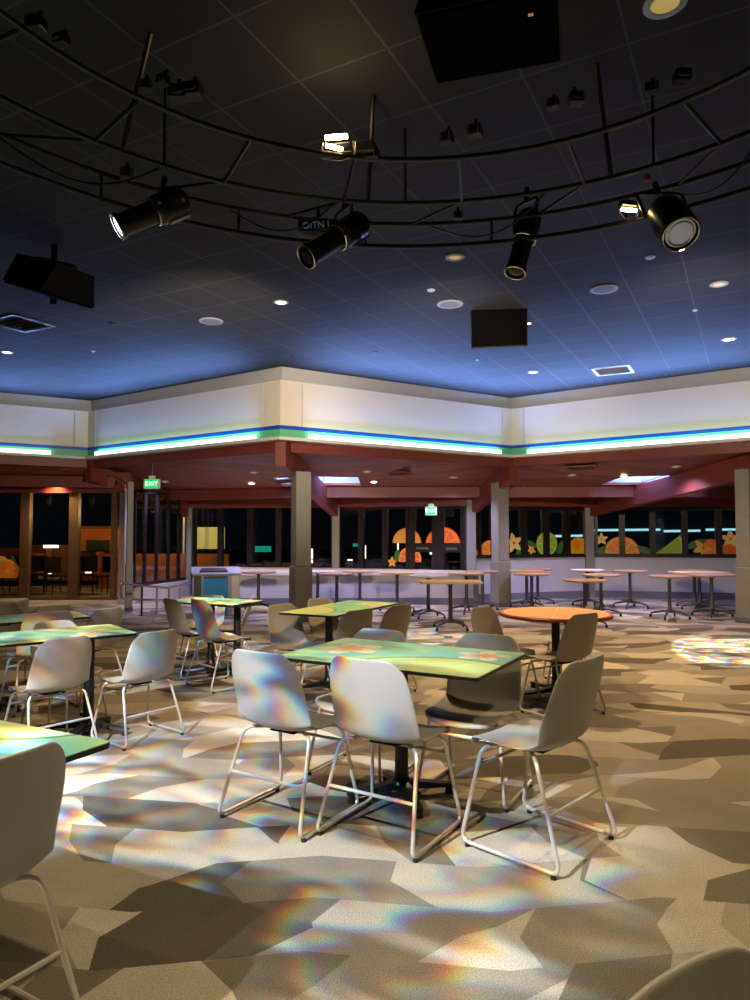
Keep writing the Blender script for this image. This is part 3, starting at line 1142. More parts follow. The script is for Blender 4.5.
flip(698, 13.4, 'pale', 3, 'pale yellow topped table among the nested ones below the flower stickers')
flip(710, 12.55, 'pinkrect', 18, 'front one of the nested cafe tables below the flower stickers')
flip(766, 13.6, 'white', 0, 'cafe table mostly behind the column at the right picture edge')
flip(259, 13.5, 'pink', 14, 'tan round cafe table before the counter, left of the middle column')
flip(318, 13.7, 'white', 2, 'pale grey topped cafe table just right of the middle column')
flip(337, 12.9, 'pink', 28, 'tan cafe table before the counter, right of the middle column')
flip(360, 13.8, 'wood', 3, 'thin wood topped cafe table at the counter below the middle post')
flip(397, 13.3, 'wood', 33, 'cafe table before the counter left of the pale grey topped one')

# ------------------------------------------------------------------ bin station, cabinet, railing
c = P2(217, 12.9)
st = thing('bin_station', 'beige waste station with a teal front panel and sloping grey top beside the counter', 'waste bin', (c.x, c.y, 0), math.radians(14))
MB().box((0, 0, .36), (.82, .62, .72), bev=.01).build('body', M['beige'], st)
mb = MB()
mb.loft([[(-.43, -.34, .73), (.43, -.34, .73), (.43, -.34, .755), (-.43, -.34, .755)], [(-.43, .34, .82), (.43, .34, .82), (.43, .34, .845), (-.43, .34, .845)]])
mb.build('top', M['trimring'], st)
MB().box((-.02, -.325, .36), (.44, .03, .70), bev=.006).build('front_panel', M['teal'], st)
MB().box((-.02, -.343, .69), (.40, .012, .045)).build('slot_flap', M['dark_slot'], st)
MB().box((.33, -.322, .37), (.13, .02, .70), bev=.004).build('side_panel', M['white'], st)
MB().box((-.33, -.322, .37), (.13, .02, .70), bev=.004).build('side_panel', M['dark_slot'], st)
MB().loft([[(-.3, -.2, .775), (.2, -.2, .775), (.2, -.2, .80), (-.3, -.2, .80)], [(-.26, .1, .815), (.16, .1, .815), (.16, .1, .84), (-.26, .1, .84)]]).build('tray_rest', M['black'], st)

c = P2(0, 10.2)
cb = thing('low_cabinet', 'white low cabinet with a grey slot at the left picture edge', 'cabinet', (c.x - .05, c.y, 0), math.radians(4))
MB().box((0, 0, .27), (.78, .5, .50), bev=.03).build('body', M['white'], cb)
MB().box((-.08, -.252, .36), (.62, .012, .14)).build('slot_panel', M['dark_slot'], cb)
MB().box((0, 0, .01), (.7, .44, .02)).build('plinth', M['dark_slot'], cb)
MB().lathe([(0, 0), (.02, 0), (.02, .012), (0, .014)], 12, mx=Matrix.Translation((.27, -.252, .4)) @ Matrix.Rotation(PI / 2, 4, 'X')).build('lock', M['dark_slot'], cb)

rl = thing('ramp_railing', 'satin steel ramp railing with a rounded end beside the thin grey column', 'railing')
pts = [at_d(165, 600, 13.1), at_d(140, 599.5, 12.6), at_d(121, 599, 12.3), at_d(121, 583, 12.3), at_d(140, 585.5, 12.6), at_d(168, 588, 13.3), at_d(191, 583, 14.3)]
MB().tube(fillet(pts, .09, 6), .022, 10).build('handrail', M['chrome'], rl, True)
for px, d in ((142, 12.65), (157, 13.0), (169, 13.35), (180, 13.85)):
    top = at_d(px, 587, d)
    p = MB().tube([(top.x, top.y, 0), (top.x, top.y, top.z)], .018, 10)
    p.lathe([(0, 0), (.045, 0), (.045, .012), (0, .014)], 14, mx=Matrix.Translation((top.x, top.y, 0)))
    p.build('post', M['chrome'] if px > 150 else M['black_metal'], rl, True)

# ------------------------------------------------------------------ window decals (flat stickers on the glass)
def decal_frame(px, py, p, q, off=.02):
    """point on wall line under picture column px, height under picture row py"""
    w = line_hit(p, q, px)
    t = (q - p).normalized()
    n = Vector((t.y, -t.x))
    z = at_d(px, py, w.y).z
    o = w + n * off
    return Vector((o.x, o.y, z)), Vector((t.x, t.y, 0)), Vector((n.x, n.y, 0)), w.y / FPX


def flat(poly, mxx, zclip, lift, mb, mi, pxs=1.0):
    """thin sticker polygon in (u,v) metres, clipped at bottom v>=zclip"""
    o, t, n = mxx
    pts = [(u, max(v, zclip)) for u, v in poly]
    a = [o + t * u + Vector((0, 0, v)) + n * lift for u, v in pts]
    b = [p + n * .0015 for p in a]
    mb.loft([a, b], mi)


def circ(r, n=40, cx=0, cy=0, a0=0, a1=360):
    return [(cx + r * math.cos(math.radians(a0 + (a1 - a0) * k / n)), cy + r * math.sin(math.radians(a0 + (a1 - a0) * k / n))) for k in range(n + (0 if a1 - a0 == 360 else 1))]


def clip_poly(poly, vmin):
    out = []
    n = len(poly)
    for i in range(n):
        a, b = poly[i], poly[(i + 1) % n]
        if a[1] >= vmin:
            out.append(a)
        if (a[1] - vmin) * (b[1] - vmin) < 0:
            s = (vmin - a[1]) / (b[1] - a[1])
            out.append((a[0] + (b[0] - a[0]) * s, vmin))
    return out


GD = 'fruit and flower window stickers'


def decal(kind, px, py, rpx, wall, label, clip_py=None, rot=0.0, mats=None):
    p, q = wall
    o, t, n, s = decal_frame(px, py, p, q)
    r = rpx * s
    vmin = -9 if clip_py is None else at_d(px, clip_py, o.y).z - o.z
    root = thing('window_sticker', label, 'window sticker', o, 0, GD)
    fr = (Vector(), t, n)

    def put(poly, lift, mname, pname):
        poly = clip_poly(poly, vmin)
        if len(poly) < 3:
            return
        mb = MB()
        flat(poly, fr, -9, lift, mb, 0)
        mb.build(pname, M[mname], root)
    if kind == 'slice':
        a, b2, c2 = mats or ('d_orange2', 'd_rind', 'd_orange')
        put(circ(r), 0, a, 'rind')
        put(circ(r * .92), .002, b2, 'pith')
        for k in range(9):
            a0 = rot + k * 40 + 2.5
            seg = [(r * .08 * math.cos(math.radians(a0 + 17)), r * .08 * math.sin(math.radians(a0 + 17)))] + circ(r * .84, 8, 0, 0, a0, a0 + 35)
            put(seg, .004, c2, 'segment')
    elif kind == 'lemon':
        put([(r * (1.25 * math.cos(x) if abs(math.cos(x)) < .8 else 1.35 * math.cos(x)), r * math.sin(x)) for x in [2 * PI * k / 40 for k in range(40)]], 0, (mats or ['d_lemon'])[0], 'fruit')
        put(circ(r * .5, 20, -r * .3, r * .25), .002, 'd_orange', 'shade_print')
    elif kind == 'leaf':
        poly = []
        for k in range(21):
            x = -1 + 2 * k / 20
            poly.append((x, .38 * (1 - x * x) ** .8))
        poly += [(-u, -v) for u, v in poly[1:-1]]
        ca, sa = math.cos(math.radians(rot)), math.sin(math.radians(rot))
        put([(r * (u * ca - v * sa), r * (u * sa + v * ca)) for u, v in poly], 0, 'd_leaf', 'blade')
        put([(r * (u * ca - v * sa), r * (u * sa + v * ca)) for u, v in ((-.95, .02), (-.95, -.02), (.9, 0))], .002, 'd_limed', 'midrib')
    elif kind == 'flower':
        for k in range(5):
            a0 = math.radians(rot + 72 * k)
            pet = []
            for j in range(17):
                x = j / 16
                pet.append((x, .27 * math.sin(PI * x ** .8) ** .8 if 0 < x < 1 else 0))
            pet += [(u, -v) for u, v in reversed(pet[1:-1])]
            put([(r * (u * math.cos(a0) - v * math.sin(a0)), r * (u * math.sin(a0) + v * math.cos(a0))) for u, v in pet], .001 * k, (mats or ['d_petal'])[0], 'petal')
        put(circ(r * .16, 16), .008, 'd_orange2', 'flower_eye')
    elif kind == 'wedge':
        # lime wedge: flat bottom, slanted cut face and curved rind
        rind = [(-1.3, 0)] + [(-1.3 + 2.0 * k / 10, 1.55 * (k / 10) ** 1.1) for k in range(1, 11)] + [(.95 - .25 * (k / 8) ** 2 * 0 - .0, 1.4 - 1.4 * k / 8) for k in range(1, 9)]
        put([(r * u, r * v) for u, v in rind], 0, 'd_limed', 'rind')
        put([(r * (u * .9 - .02), r * (v * .9 + .02)) for u, v in rind], .002, 'd_limel', 'pith')
        put([(r * (u * .78 - .08), r * (v * .78 + .05)) for u, v in rind], .004, 'd_lime', 'flesh')
    return root


WD, WM, WR, WLf = (P336, P471), (P471, P590), (P590, PE), (PL, PLr)
LIME = ('d_limed', 'd_limel', 'd_lime')
decal('slice', 407, 543, 15, WD, 'yellow orange slice sticker on the left glazed door', 543, 10, ('d_orange', 'd_rind', 'd_rind'))
decal('slice', 443, 545, 18, WD, 'deep orange slice sticker on the right glazed door', 543, 25, ('d_orange2', 'd_orange', 'd_orange2'))
decal('slice', 410, 559, 12, (P336, P471), 'orange slice sticker low beside the doors', 562, 0, ('d_orange', 'd_rind', 'd_orange2'))
decal('leaf', 397, 556, 7, WD, 'green leaf sticker left of the glazed doors', None, 80)
decal('flower', 392.5, 562, 5.5, WD, 'small orange flower sticker at the counter ledge', None, 18)
decal('slice', 490, 553, 13, WM, 'orange slice sticker just left of the column', 555, 5)
decal('lemon', 479, 553, 4, WM, 'small yellow lemon sticker left of the column', 555)
decal('leaf', 519, 550, 9, WM, 'green leaf sticker right of the column behind the flower', 555, 60)
decal('flower', 513, 543, 10.5, WM, 'tall golden flower sticker just right of the column', None, 30, ['d_petal2'])
decal('leaf', 530, 544, 8, WM, 'green leaf sticker above the small orange flower', None, -25)
decal('flower', 530.5, 550, 5.5, WM, 'small orange flower sticker left of the lime slice', None, 50)
decal('slice', 546, 544, 12.5, WM, 'lime slice sticker split by a window bar', 555, 15, LIME)
decal('leaf', 559, 549, 9, WM, 'green leaf sticker right of the lime slice', 555, 70)
decal('lemon', 578, 547, 9.5, WM, 'yellow lemon sticker left of the right wall corner', 555)
decal('flower', 601, 539, 6.5, WR, 'small peach flower sticker next to the corner post', None, 90, ['d_petal2'])
decal('slice', 621, 554, 17.5, WR, 'big orange slice sticker split by a window bar in the right wall', 554, 12, ('d_orange', 'd_rind', 'd_orange'))
decal('leaf', 605, 550, 11, WR, 'green leaf sticker overlapping the big orange slice at its left', 554, 15)
decal('leaf', 643, 550, 9, WR, 'green leaf sticker right of the big orange slice', 554, -20)
decal('wedge', 671, 553.5, 12.5, WR, 'lime wedge sticker with a point up in the right wall')
decal('leaf', 696, 544, 11, WR, 'green leaf sticker right of the lime wedge', None, 20)
decal('slice', 711, 549, 10, WR, 'deep orange fruit sticker behind the open flower', 554, 0, ('d_orange2', 'd_orange2', 'd_orange'))
decal('flower', 702, 548, 10, WR, 'wide orange flower sticker between lime wedge and last bar', 554, 60)
decal('slice', 728, 552, 9, WR, 'deep orange fruit sticker below the last star flower', 554, 0, ('d_orange2', 'd_orange2', 'd_orange2'))
decal('slice', 746, 549, 11, WR, 'orange slice sticker next to the column at the right edge', 554, 30)
decal('flower', 729.5, 539, 9.5, WR, 'pale star flower sticker, last on the right wall', None, 90, ['d_petal2'])

# ------------------------------------------------------------------ EXIT signs
def text_mesh(name, body, size, m, parent, ext=.003):
    cu = bpy.data.curves.new(name, 'FONT')
    cu.body = body
    cu.size = size
    cu.align_x = 'CENTER'
    cu.align_y = 'CENTER'
    cu.extrude = ext
    tmp = bpy.data.objects.new(name + '_tmp', cu)
    COL.objects.link(tmp)
    bpy.context.view_layer.update()
    me = bpy.data.meshes.new_from_object(tmp.evaluated_get(bpy.context.evaluated_depsgraph_get()))
    bpy.data.objects.remove(tmp)
    me.name = name
    me.materials.clear()
    me.materials.append(m)
    o = bpy.data.objects.new(name, me)
    COL.objects.link(o)
    o.parent = parent
    return o


def exit_sign(px, py, d, label, w=.31, h=.19):
    c = at_d(px, py, d)
    t = thing('exit_sign', label, 'exit sign', c, 0, 'exit signs')
    MB().box((0, 0, 0), (w, .06, h), bev=.012).build('housing', M['exit_body'], t)
    MB().box((0, -.032, 0), (w * .72, .008, h * .8), bev=.003).build('face', M['exit_green'], t)
    tx = text_mesh('letters', 'EXIT', h * .62, M['exit_white'], t)
    tx.location = (0, -.0385, 0)
    tx.rotation_euler = (PI / 2, 0, 0)
    MB().box((0, 0, h / 2 + .03), (.12, .05, .06), bev=.006).build('canopy_mount', M['exit_body'], t)
    MB().tube([(0, 0, h / 2 + .05), (0, 0, h / 2 + .28)], .012).build('stem', M['black_metal'], t)
    return t


exit_sign(152, 484, 13.3, 'green lit exit sign below the plank ceiling near the railing')
exit_sign(431, 511, 14.9, 'green lit exit sign above the glazed doors', .25, .19)

# ------------------------------------------------------------------ ceiling items
def downlight(pos, r, label, kind, energy, tilt=0.0, group='recessed ceiling lights', spread=110, color=(255, 214, 160)):
    t = thing('recessed_light', label, 'ceiling light', pos, 0, group)
    mx = Matrix.Rotation(tilt, 4, 'X')
    MB().lathe([(r * .82, .0), (r * 1.22, .0), (r * 1.25, -.006), (r * 1.1, -.012), (r * .84, -.012), (r * .82, -.002)], 28, mx=mx, caps=False).build('trim_ring', M['trimring'], t, True)
    MB().lathe([(0, -.004), (r * .83, -.004), (r * .83, -.001), (0, -.001)], 24, mx=mx).build('lamp_face', M[{'lit': 'lamp', 'dim': 'lamp_dim', 'yellow': 'lamp_yellow'}[kind]], t)
    if energy:
        ld = bpy.data.lights.new('downlight', 'SPOT')
        ld.energy = energy
        ld.color = lin(color)
        ld.spot_size = math.radians(spread)
        ld.spot_blend = .8
        ld.shadow_soft_size = r * .8
        lo = bpy.data.objects.new('downlight', ld)
        COL.objects.link(lo)
        lo.location = (pos[0], pos[1], pos[2] - .03)
    return t


for (px, py, r, kind, en, lab) in (
        (281, 302, .07, 'lit', 380, 'lit recessed ceiling light above the jutting fascia corner'),
        (533, 372, .07, 'lit', 380, 'lit recessed ceiling light below the square hanging speaker'),
        (729, 339, .08, 'lit', 380, 'lit recessed ceiling light near the right picture edge'),
        (7, 352, .07, 'lit', 120, 'lit recessed ceiling light at the left picture edge'),
        (528, 323, .045, 'lit', 120, 'small lit ceiling light touching the edge of the square speaker'),
        (455, 257, .075, 'yellow', 480, 'half dark yellowish ceiling light below the lighting truss'),
        (719, 284, .075, 'yellow', 480, 'dim yellowish ceiling light above the bright right one'),
        (665, 3, .085, 'yellow', 0, 'large dim yellow ceiling light at the top picture edge')):
    p = at_z(px, py, CEIL - .001)
    downlight(p, r, lab, kind, en)
for (px, py, r, lab) in ((431, 290, .045, 'small bluish disc on the ceiling left of the square speaker'), (650, 257, .05, 'small bluish disc on the ceiling near the right par can'), (477, 360, .03, 'tiny pale disc on the ceiling above the inner fascia corner'), (695, 310, .03, 'tiny pale disc on the ceiling left of the right lit light'), (93, 351, .03, 'tiny pale disc on the ceiling near the left corner'),
                        (113, 323, .055, 'black disc on the ceiling near the left speaker'), (375, 352, .05, 'black disc on the ceiling right of the jutting corner'), (292, 356, .03, 'tiny black disc on the ceiling just above the jutting corner')):
    p = at_z(px, py, CEIL - .001)
    mb = MB().lathe([(0, -.016), (r * .6, -.016), (r * .95, -.008), (r, 0), (0, 0)], 20)
    o = mb.build('ceiling_sensor', M['black'] if 'black' in lab else M['letter'], None, True)
    o.location = p
    tag(o, lab, 'ceiling sensor', 'ceiling discs')
for (px, py, lab) in ((211, 321, 'round grey ceiling speaker grille above the left fascia'), (450, 304, 'round grey ceiling speaker grille left of the square speaker'), (604, 289, 'round grey ceiling speaker grille in the right half')):
    p = at_z(px, py, CEIL - .001)
    t = thing('ceiling_speaker', lab, 'ceiling speaker', p, 0, 'round ceiling speakers')
    MB().lathe([(.115, 0), (.15, 0), (.15, -.008), (.14, -.012), (.118, -.01)], 32, caps=False).build('rim', M['trimring'], t, True)
    MB().lathe([(0, -.012), (.06, -.011), (.117, -.006), (.117, -.002), (0, -.002)], 32).build('grille', M['grille'], t, True)
for (px, py, lab, rot, lit) in ((613, 370, 'pale slatted air vent in the ceiling above the right fascia', 28, 1), (20, 323, 'dark slatted air vent in the ceiling below the left speaker', 28, 0)):
    p = at_z(px, py, CEIL - .001)
    t = thing('air_vent', lab, 'air vent', p, math.radians(-rot), 'ceiling vents')
    fm = M['band'] if lit else M['grey_metal']
    mb = MB()
    for (c, s) in (((0, .27, -.008), (.6, .05, .016)), ((0, -.27, -.008), (.6, .05, .016)), ((.275, 0, -.008), (.05, .5, .016)), ((-.275, 0, -.008), (.05, .5, .016))):
        mb.box(c, s)
    mb.build('frame', fm, t)
    MB().box((0, 0, -.002), (.5, .5, .004)).build('backing', M['black'], t)
    for k in range(5):
        MB().box((0, 0, 0), (.5, .05, .005), mx=Matrix.Translation((0, -.19 + .095 * k, -.012)) @ Matrix.Rotation(.5, 4, 'X')).build('slat', fm, t)

# soffit downlights
def in_bay(px, py):
    """soffit point under pixel by marching"""
    r = ray(px, py)
    best = None
    for i, (p0, p1, q0, q1) in enumerate(BAYS):
        for a in range(41):
            for b in range(41):
                q = sof(p0, p1, q0, q1, a / 40, b / 40)
                u = (q.x / q.y * r.y - r.x) * 700
                v = ((q.z - CAM_H) / q.y * r.y - r.z) * 700
                e = u * u + v * v
                if best is None or e < best[0]:
                    best = (e, q)
    return best[1]


for (px, py, kind, en, lab) in (
        (252, 483, 'lit', 140, 'lit downlight in the plank ceiling left of the middle column'),
        (253, 472, 'dim', 250, 'dim downlight just above the lit one left of the middle column'),
        (376, 481, 'lit', 140, 'lit downlight in the plank ceiling right of the middle column'),
        (367, 471, 'dim', 250, 'dim downlight just above the lit one right of the middle column'),
        (453, 476, 'dim', 250, 'dim downlight in the plank ceiling left of the inner corner beam'),
        (524, 488, 'lit', 140, 'lit downlight just right of the column by the orange table'),
        (573, 474, 'dim', 250, 'dim downlight right of the inner corner beam'),
        (624, 476, 'lit', 150, 'brightest downlight in the right plank ceiling'),
        (677, 465, 'dim', 250, 'dim downlight in the right plank ceiling near the picture edge'),
        (165, 482, 'dim', 250, 'dim downlight beside the left exit sign'),
        (53, 478, 'lit', 200, 'lit downlight above the tall left windows')):
    p = in_bay(px, py)
    downlight(p - Vector((0, 0, .012)), .075, lab, kind, en, -.16, 'plank ceiling downlights', 130, (255, 214, 160) if kind == 'lit' else (192, 190, 255))
for (px, py, lab) in ((284, 480, 'dark vent in the plank ceiling left of the middle column'), (395, 473, 'dark vent in the plank ceiling right of the middle column'), (583, 467, 'dark vent in the right plank ceiling')):
    p = in_bay(px, py)
    t = thing('air_vent', lab, 'air vent', p - Vector((0, 0, .015)), math.radians(-30), 'plank ceiling vents')
    MB().box((0, 0, 0), (.6, .3, .02), mx=Matrix.Rotation(-.14, 4, 'X'), bev=.004).build('frame', M['soffit'], t)
    for k in range(4):
        MB().box((0, -.1 + .066 * k, -.012), (.5, .03, .006), mx=Matrix.Rotation(-.14, 4, 'X')).build('slat', M['black'], t)

# ------------------------------------------------------------------ hanging speakers
def orient(fwd, up=Vector((0, 0, 1))):
    f = Vector(fwd).normalized()
    x = f.cross(up).normalized()
    u = x.cross(f)
    return Matrix(((x.x, f.x, u.x, 0), (x.y, f.y, u.y, 0), (x.z, f.z, u.z, 0), (0, 0, 0, 1)))


def speaker(pos, fwd, size, label, roll=0.0, dot=True, xdir=None):
    w, dp, h = size
    om = orient(fwd)
    if xdir is not None:
        f = Vector(fwd).normalized()
        x = Vector(xdir)
        x = (x - f * x.dot(f)).normalized()
        u = x.cross(f)
        om = Matrix(((x.x, f.x, u.x, 0), (x.y, f.y, u.y, 0), (x.z, f.z, u.z, 0), (0, 0, 0, 1)))
    t = thing('hanging_speaker', label, 'speaker', mx=Matrix.Translation(pos) @ om @ Matrix.Rotation(roll, 4, 'Y'), group='hanging speakers')
    # wedge cabinet: front wider than the back
    pr = [(-w / 2, 0), (w / 2, 0), (w * .36, -dp), (-w * .36, -dp)]
    MB().prism(pr, -h / 2, h / 2).build('cabinet', M['spk'], t)
    MB().box((0, .008, 0), (w * .97, .016, h * .95), bev=.006).build('grille', M['spk_face'], t)
    if dot:
        MB().box((w * .3, .018, -h * .25), (.02, .004, .02)).build('badge', M['ring'], t)
    mb = MB()
    mb.box((0, -dp * .45, h / 2 + .008), (.05, .22, .012))
    mb.box((0, -dp - .02, 0), (.05, .03, h * .9))
    mb.build('bracket', M['black_metal'], t)
    return t


c = at_z(49, 294, 3.6)
speaker(c, (-.3, .17, -1), (.52, .26, .58), 'black wedge shaped speaker hanging at the left below the truss', xdir=(.5, .86, 0))
MB().tube([(c.x - .1, c.y + .3, c.z), (c.x - .1, c.y + .3, CEIL)], .03).build('hanger_pole', M['black_metal'], bpy.data.objects['hanging_speaker'])
o = bpy.data.objects['hanger_pole']
o.parent = None
o.parent = bpy.data.objects['hanging_speaker']
o.matrix_parent_inverse = (bpy.data.objects['hanging_speaker'].matrix_basis).inverted()
c2 = at_d(499, 318.5, 8.3)
sp2 = speaker(c2, (-.1, -1, -.3), (.68, .3, .68), 'square black speaker hanging from the ceiling right of the middle', roll=.02, dot=False)
o = MB().tube([(c2.x, c2.y + .15, c2.z + .2), (c2.x, c2.y + .15, CEIL)], .03).build('hanger_pole', M['black_metal'], sp2)
o.matrix_parent_inverse = sp2.matrix_basis.inverted()
ka, kb = at_z(436, 83, 3.8), at_z(562, 60, 3.8)
xd = (kb - ka).normalized()
yd = Vector((-xd.y, xd.x, 0))
c3 = (ka + kb) / 2 - yd * .25
sp3 = speaker(c3, (0, 0, -1), ((kb - ka).length, .26, .50), 'large black box hanging overhead at the top of the picture', xdir=xd)

# ------------------------------------------------------------------ lighting truss ring
RC = Vector((.2, 2.05))


def ringpt(R_, a, z):
    return Vector((RC.x + R_ * math.cos(a), RC.y + R_ * math.sin(a), z))


tr = thing('lighting_truss', 'large circular black pipe truss hung under the dark ceiling', 'lighting truss')
RINGS = [(2.82, 3.52), (2.82, 3.68), (2.46, 3.66), (1.92, 3.66)]
for Rr, z in RINGS:
    MB().tube([ringpt(Rr, 2 * PI * k / 96, z) for k in range(96)], .0155, 10, closed=True).build('ring_pipe', M['can'], tr, True)
for k in range(20):
    a = 2 * PI * (k + .3) / 20
    MB().tube([ringpt(2.82, a, 3.52), ringpt(2.82, a, 3.68)], .009, 8).build('rung', M['can'], tr, True)
    MB().tube([ringpt(1.92, a + .07, 3.66), ringpt(2.46, a + .07, 3.66)], .012, 8).build('cross_tube', M['can'], tr, True)
    MB().tube([ringpt(2.46, a + .07, 3.66), ringpt(2.82, a + .2, 3.68)], .010, 8).build('brace', M['can'], tr, True)
for k in range(10):
    a = 2 * PI * (k + .5) / 10
    MB().tube([ringpt(2.46, a, 3.66), ringpt(2.46, a, CEIL)], .008, 8).build('hanger_rod', M['can'], tr, True)
    MB().tube([ringpt(2.46, a + .1, 3.66), ringpt(2.1, a + .1, CEIL)], .014, 8).build('sway_brace', M['can'], tr, True)

# ------------------------------------------------------------------ stage lights
def stage_light(front, back, label, scale=1.0, lens='lens_lit', par=False, pipe=None):
    f, b = Vector(front), Vector(back)
    ax = (f - b)
    L = ax.length
    mx = Matrix.Translation(b) @ orient(ax, Vector((0, 0, 1)))
    t = thing('stage_light', label, 'stage light', mx=mx, group='stage lights on the truss')
    rot = Matrix.Rotation(-PI / 2, 4, 'X')   # lathe axis z -> +y
    r = .085 * scale
    if par:
        MB().lathe([(0, 0), (r * .6, 0), (r * .95, L * .2), (r * 1.05, L * .45), (r * 1.05, L), (r * .95, L), (r * .9, L * .92), (0, L * .9)], 28, mx=rot).build('housing', M['can'], t, True)
        for k in range(3):
            rr = r * (.95 - .28 * k)
            MB().tube([rot @ Vector((rr * math.cos(2 * PI * j / 28), rr * math.sin(2 * PI * j / 28), L * 1.01 - .01 * k)) for j in range(28)], .006, 6, closed=True).build('louvre_ring', M['ring'], t, True)
    else:
        MB().lathe([(0, 0), (r * .7, 0), (r * 1.05, L * .06), (r * 1.15, L * .12), (r * 1.15, L * .42), (r * .95, L * .46), (0, L * .46)], 24, mx=rot).build('lamp_housing', M['can'], t, True)
        MB().lathe([(0, L * .46), (r * .85, L * .46), (r * .85, L * .93), (r * .98, L * .94), (r * .98, L), (r * .86, L), (r * .8, L * .97), (0, L * .965)], 24, mx=rot).build('barrel', M['can'], t, True)
        MB().tube([rot @ Vector((r * 1.02 * math.cos(2 * PI * j / 28), r * 1.02 * math.sin(2 * PI * j / 28), L * .47)) for j in range(28)], .007, 6, closed=True).build('joint_ring', M['ring'], t, True)
        MB().box((0, L * .2, -r * 1.15), (.05, L * .3, .02), bev=.004).build('heat_fin', M['grey_metal'], t)
        for s in (-1, 1):
            MB().tube([(s * r * .9, L * .48, 0), (s * r * 1.35, L * .48, .0)], .012, 8).build('knob', M['black'], t, True)
    MB().lathe([(0, L * .985), (r * .5, L * .99), (r * .8, L * .975), (r * .8, L * .965), (0, L * .965)], 24, mx=rot).build('lens', M[lens], t, True)
    MB().tube([rot @ Vector((r * .95 * math.cos(2 * PI * j / 28), r * .95 * math.sin(2 * PI * j / 28), L)) for j in range(28)], .006, 6, closed=True).build('lens_rim', M['ring'], t, True)
    # yoke and clamp reach up to the pipe
    mid = b + ax * .42
    pipe_p = Vector(pipe) if pipe else mid + Vector((0, 0, .25))
    side = ax.cross(Vector((0, 0, 1))).normalized()
    w = r * 1.32
    pts = [mid + side * w, mid + side * w + (pipe_p - mid) * .75, mid - side * w + (pipe_p - mid) * .75, mid - side * w]
    inv = mx.inverted()
    MB().tube([inv @ p for p in fillet(pts, .03, 4)], .011, 8).build('yoke', M['can'], t, True)
    MB().tube([inv @ (mid + (pipe_p - mid) * .72), inv @ (pipe_p + Vector((0, 0, .015)))], .018, 8).build('clamp', M['can'], t, True)
    return t


stage_light(at_d(117, 227, 4.15), at_d(186, 199, 4.3), 'stage light with a white glowing lens, farthest left on the truss', .95, pipe=at_d(165, 180, 4.35))
stage_light(at_d(306, 257, 4.6), at_d(364, 222, 4.85), 'stage light pointing left, hung below the bright work lamp', 1.0, 'lens_dark', pipe=at_d(345, 200, 4.8))
stage_light(at_d(515, 273, 4.75), at_d(531, 212, 4.85), 'stage light pointing straight down right of the middle', .9, 'lens_dark', pipe=at_d(527, 190, 4.8))
stage_light(at_d(681, 234, 3.95), at_d(661, 206, 4.2), 'fat round stage light with ringed lens near the right edge', 1.25, 'lens_dim', True, pipe=at_d(655, 186, 4.25))

# work lamp with glowing tube
p = at_d(338, 142, 3.95)
wl = thing('work_lamp', 'glowing warm work lamp clipped on the inner truss pipe', 'work lamp', p, math.radians(-8), 'work lamps on the truss')
MB().box((0, .02, -.02), (.16, .05, .03), bev=.006).build('housing', M['can'], wl)
MB().lathe([(0, -.065), (.014, -.065), (.016, 0), (.014, .065), (0, .065)], 12, mx=Matrix.Translation((-.01, 0, .03)) @ Matrix.Rotation(PI / 2, 4, 'Y')).build('lamp_glow', M['lens_warm'], wl, True)
MB().lathe([(0, -.05), (.012, -.05), (.013, 0), (.012, .05), (0, .05)], 12, mx=Matrix.Translation((-.015, -.035, -.05)) @ Matrix.Rotation(PI / 2 + .3, 4, 'Y')).build('lamp_glow', M['lens_warm'], wl, True)  # added second glow, stands in for lamplight on the reflector
MB().loft([[(-.085, -.03, -.08), (.085, -.03, -.08), (.085, -.02, -.08), (-.085, -.02, -.08)], [(-.05, .05, -.02), (.05, .05, -.02), (.05, .06, -.02), (-.05, .06, -.02)]]).build('reflector', M['ring'], wl)
MB().tube(fillet([(-.09, 0, 0), (-.1, 0, -.09), (.02, -.02, -.12), (.1, 0, -.09), (.09, 0, 0)], .02), .006).build('yoke', M['ring'], wl, True)
MB().box((.16, 0, -.05), (.11, .07, .06), bev=.006).build('ballast_box', M['grey_metal'], wl)
ld = bpy.data.lights.new('work_lamp_light', 'POINT')
ld.energy = 2.6
ld.color = lin((255, 215, 150))
ld.shadow_soft_size = .03
lo = bpy.data.objects.new('work_lamp_light', ld)
COL.objects.link(lo)
lo.location = p + Vector((-.01, -.03, .05))
p = at_d(629, 210, 4.3)
wl2 = thing('work_lamp', 'small glowing warm lamp left of the fat right stage light', 'work lamp', p, math.radians(12), 'work lamps on the truss')
MB().box((0, 0, .035), (.12, .06, .03), bev=.005).build('housing', M['can'], wl2)
MB().lathe([(0, -.05), (.011, -.05), (.012, 0), (.011, .05), (0, .05)], 12, mx=Matrix.Rotation(PI / 2, 4, 'Y')).build('lamp_glow', M['lens_warm'], wl2, True)
MB().tube(fillet([(-.06, 0, .05), (-.08, 0, 0), (-.04, 0, -.06), (.04, 0, -.06), (.08, 0, 0), (.06, 0, .05)], .02), .005).build('cage_wire', M['can'], wl2, True)
p = at_d(647, 178, 4.3)
o = MB().lathe([(0, -.02), (.018, -.018), (.022, 0), (.018, .018), (0, .022)], 14).build('red_clip', M['red'], None, True)
o.location = p
tag(o, 'small red clip on the truss above the fat right stage light', 'clip')

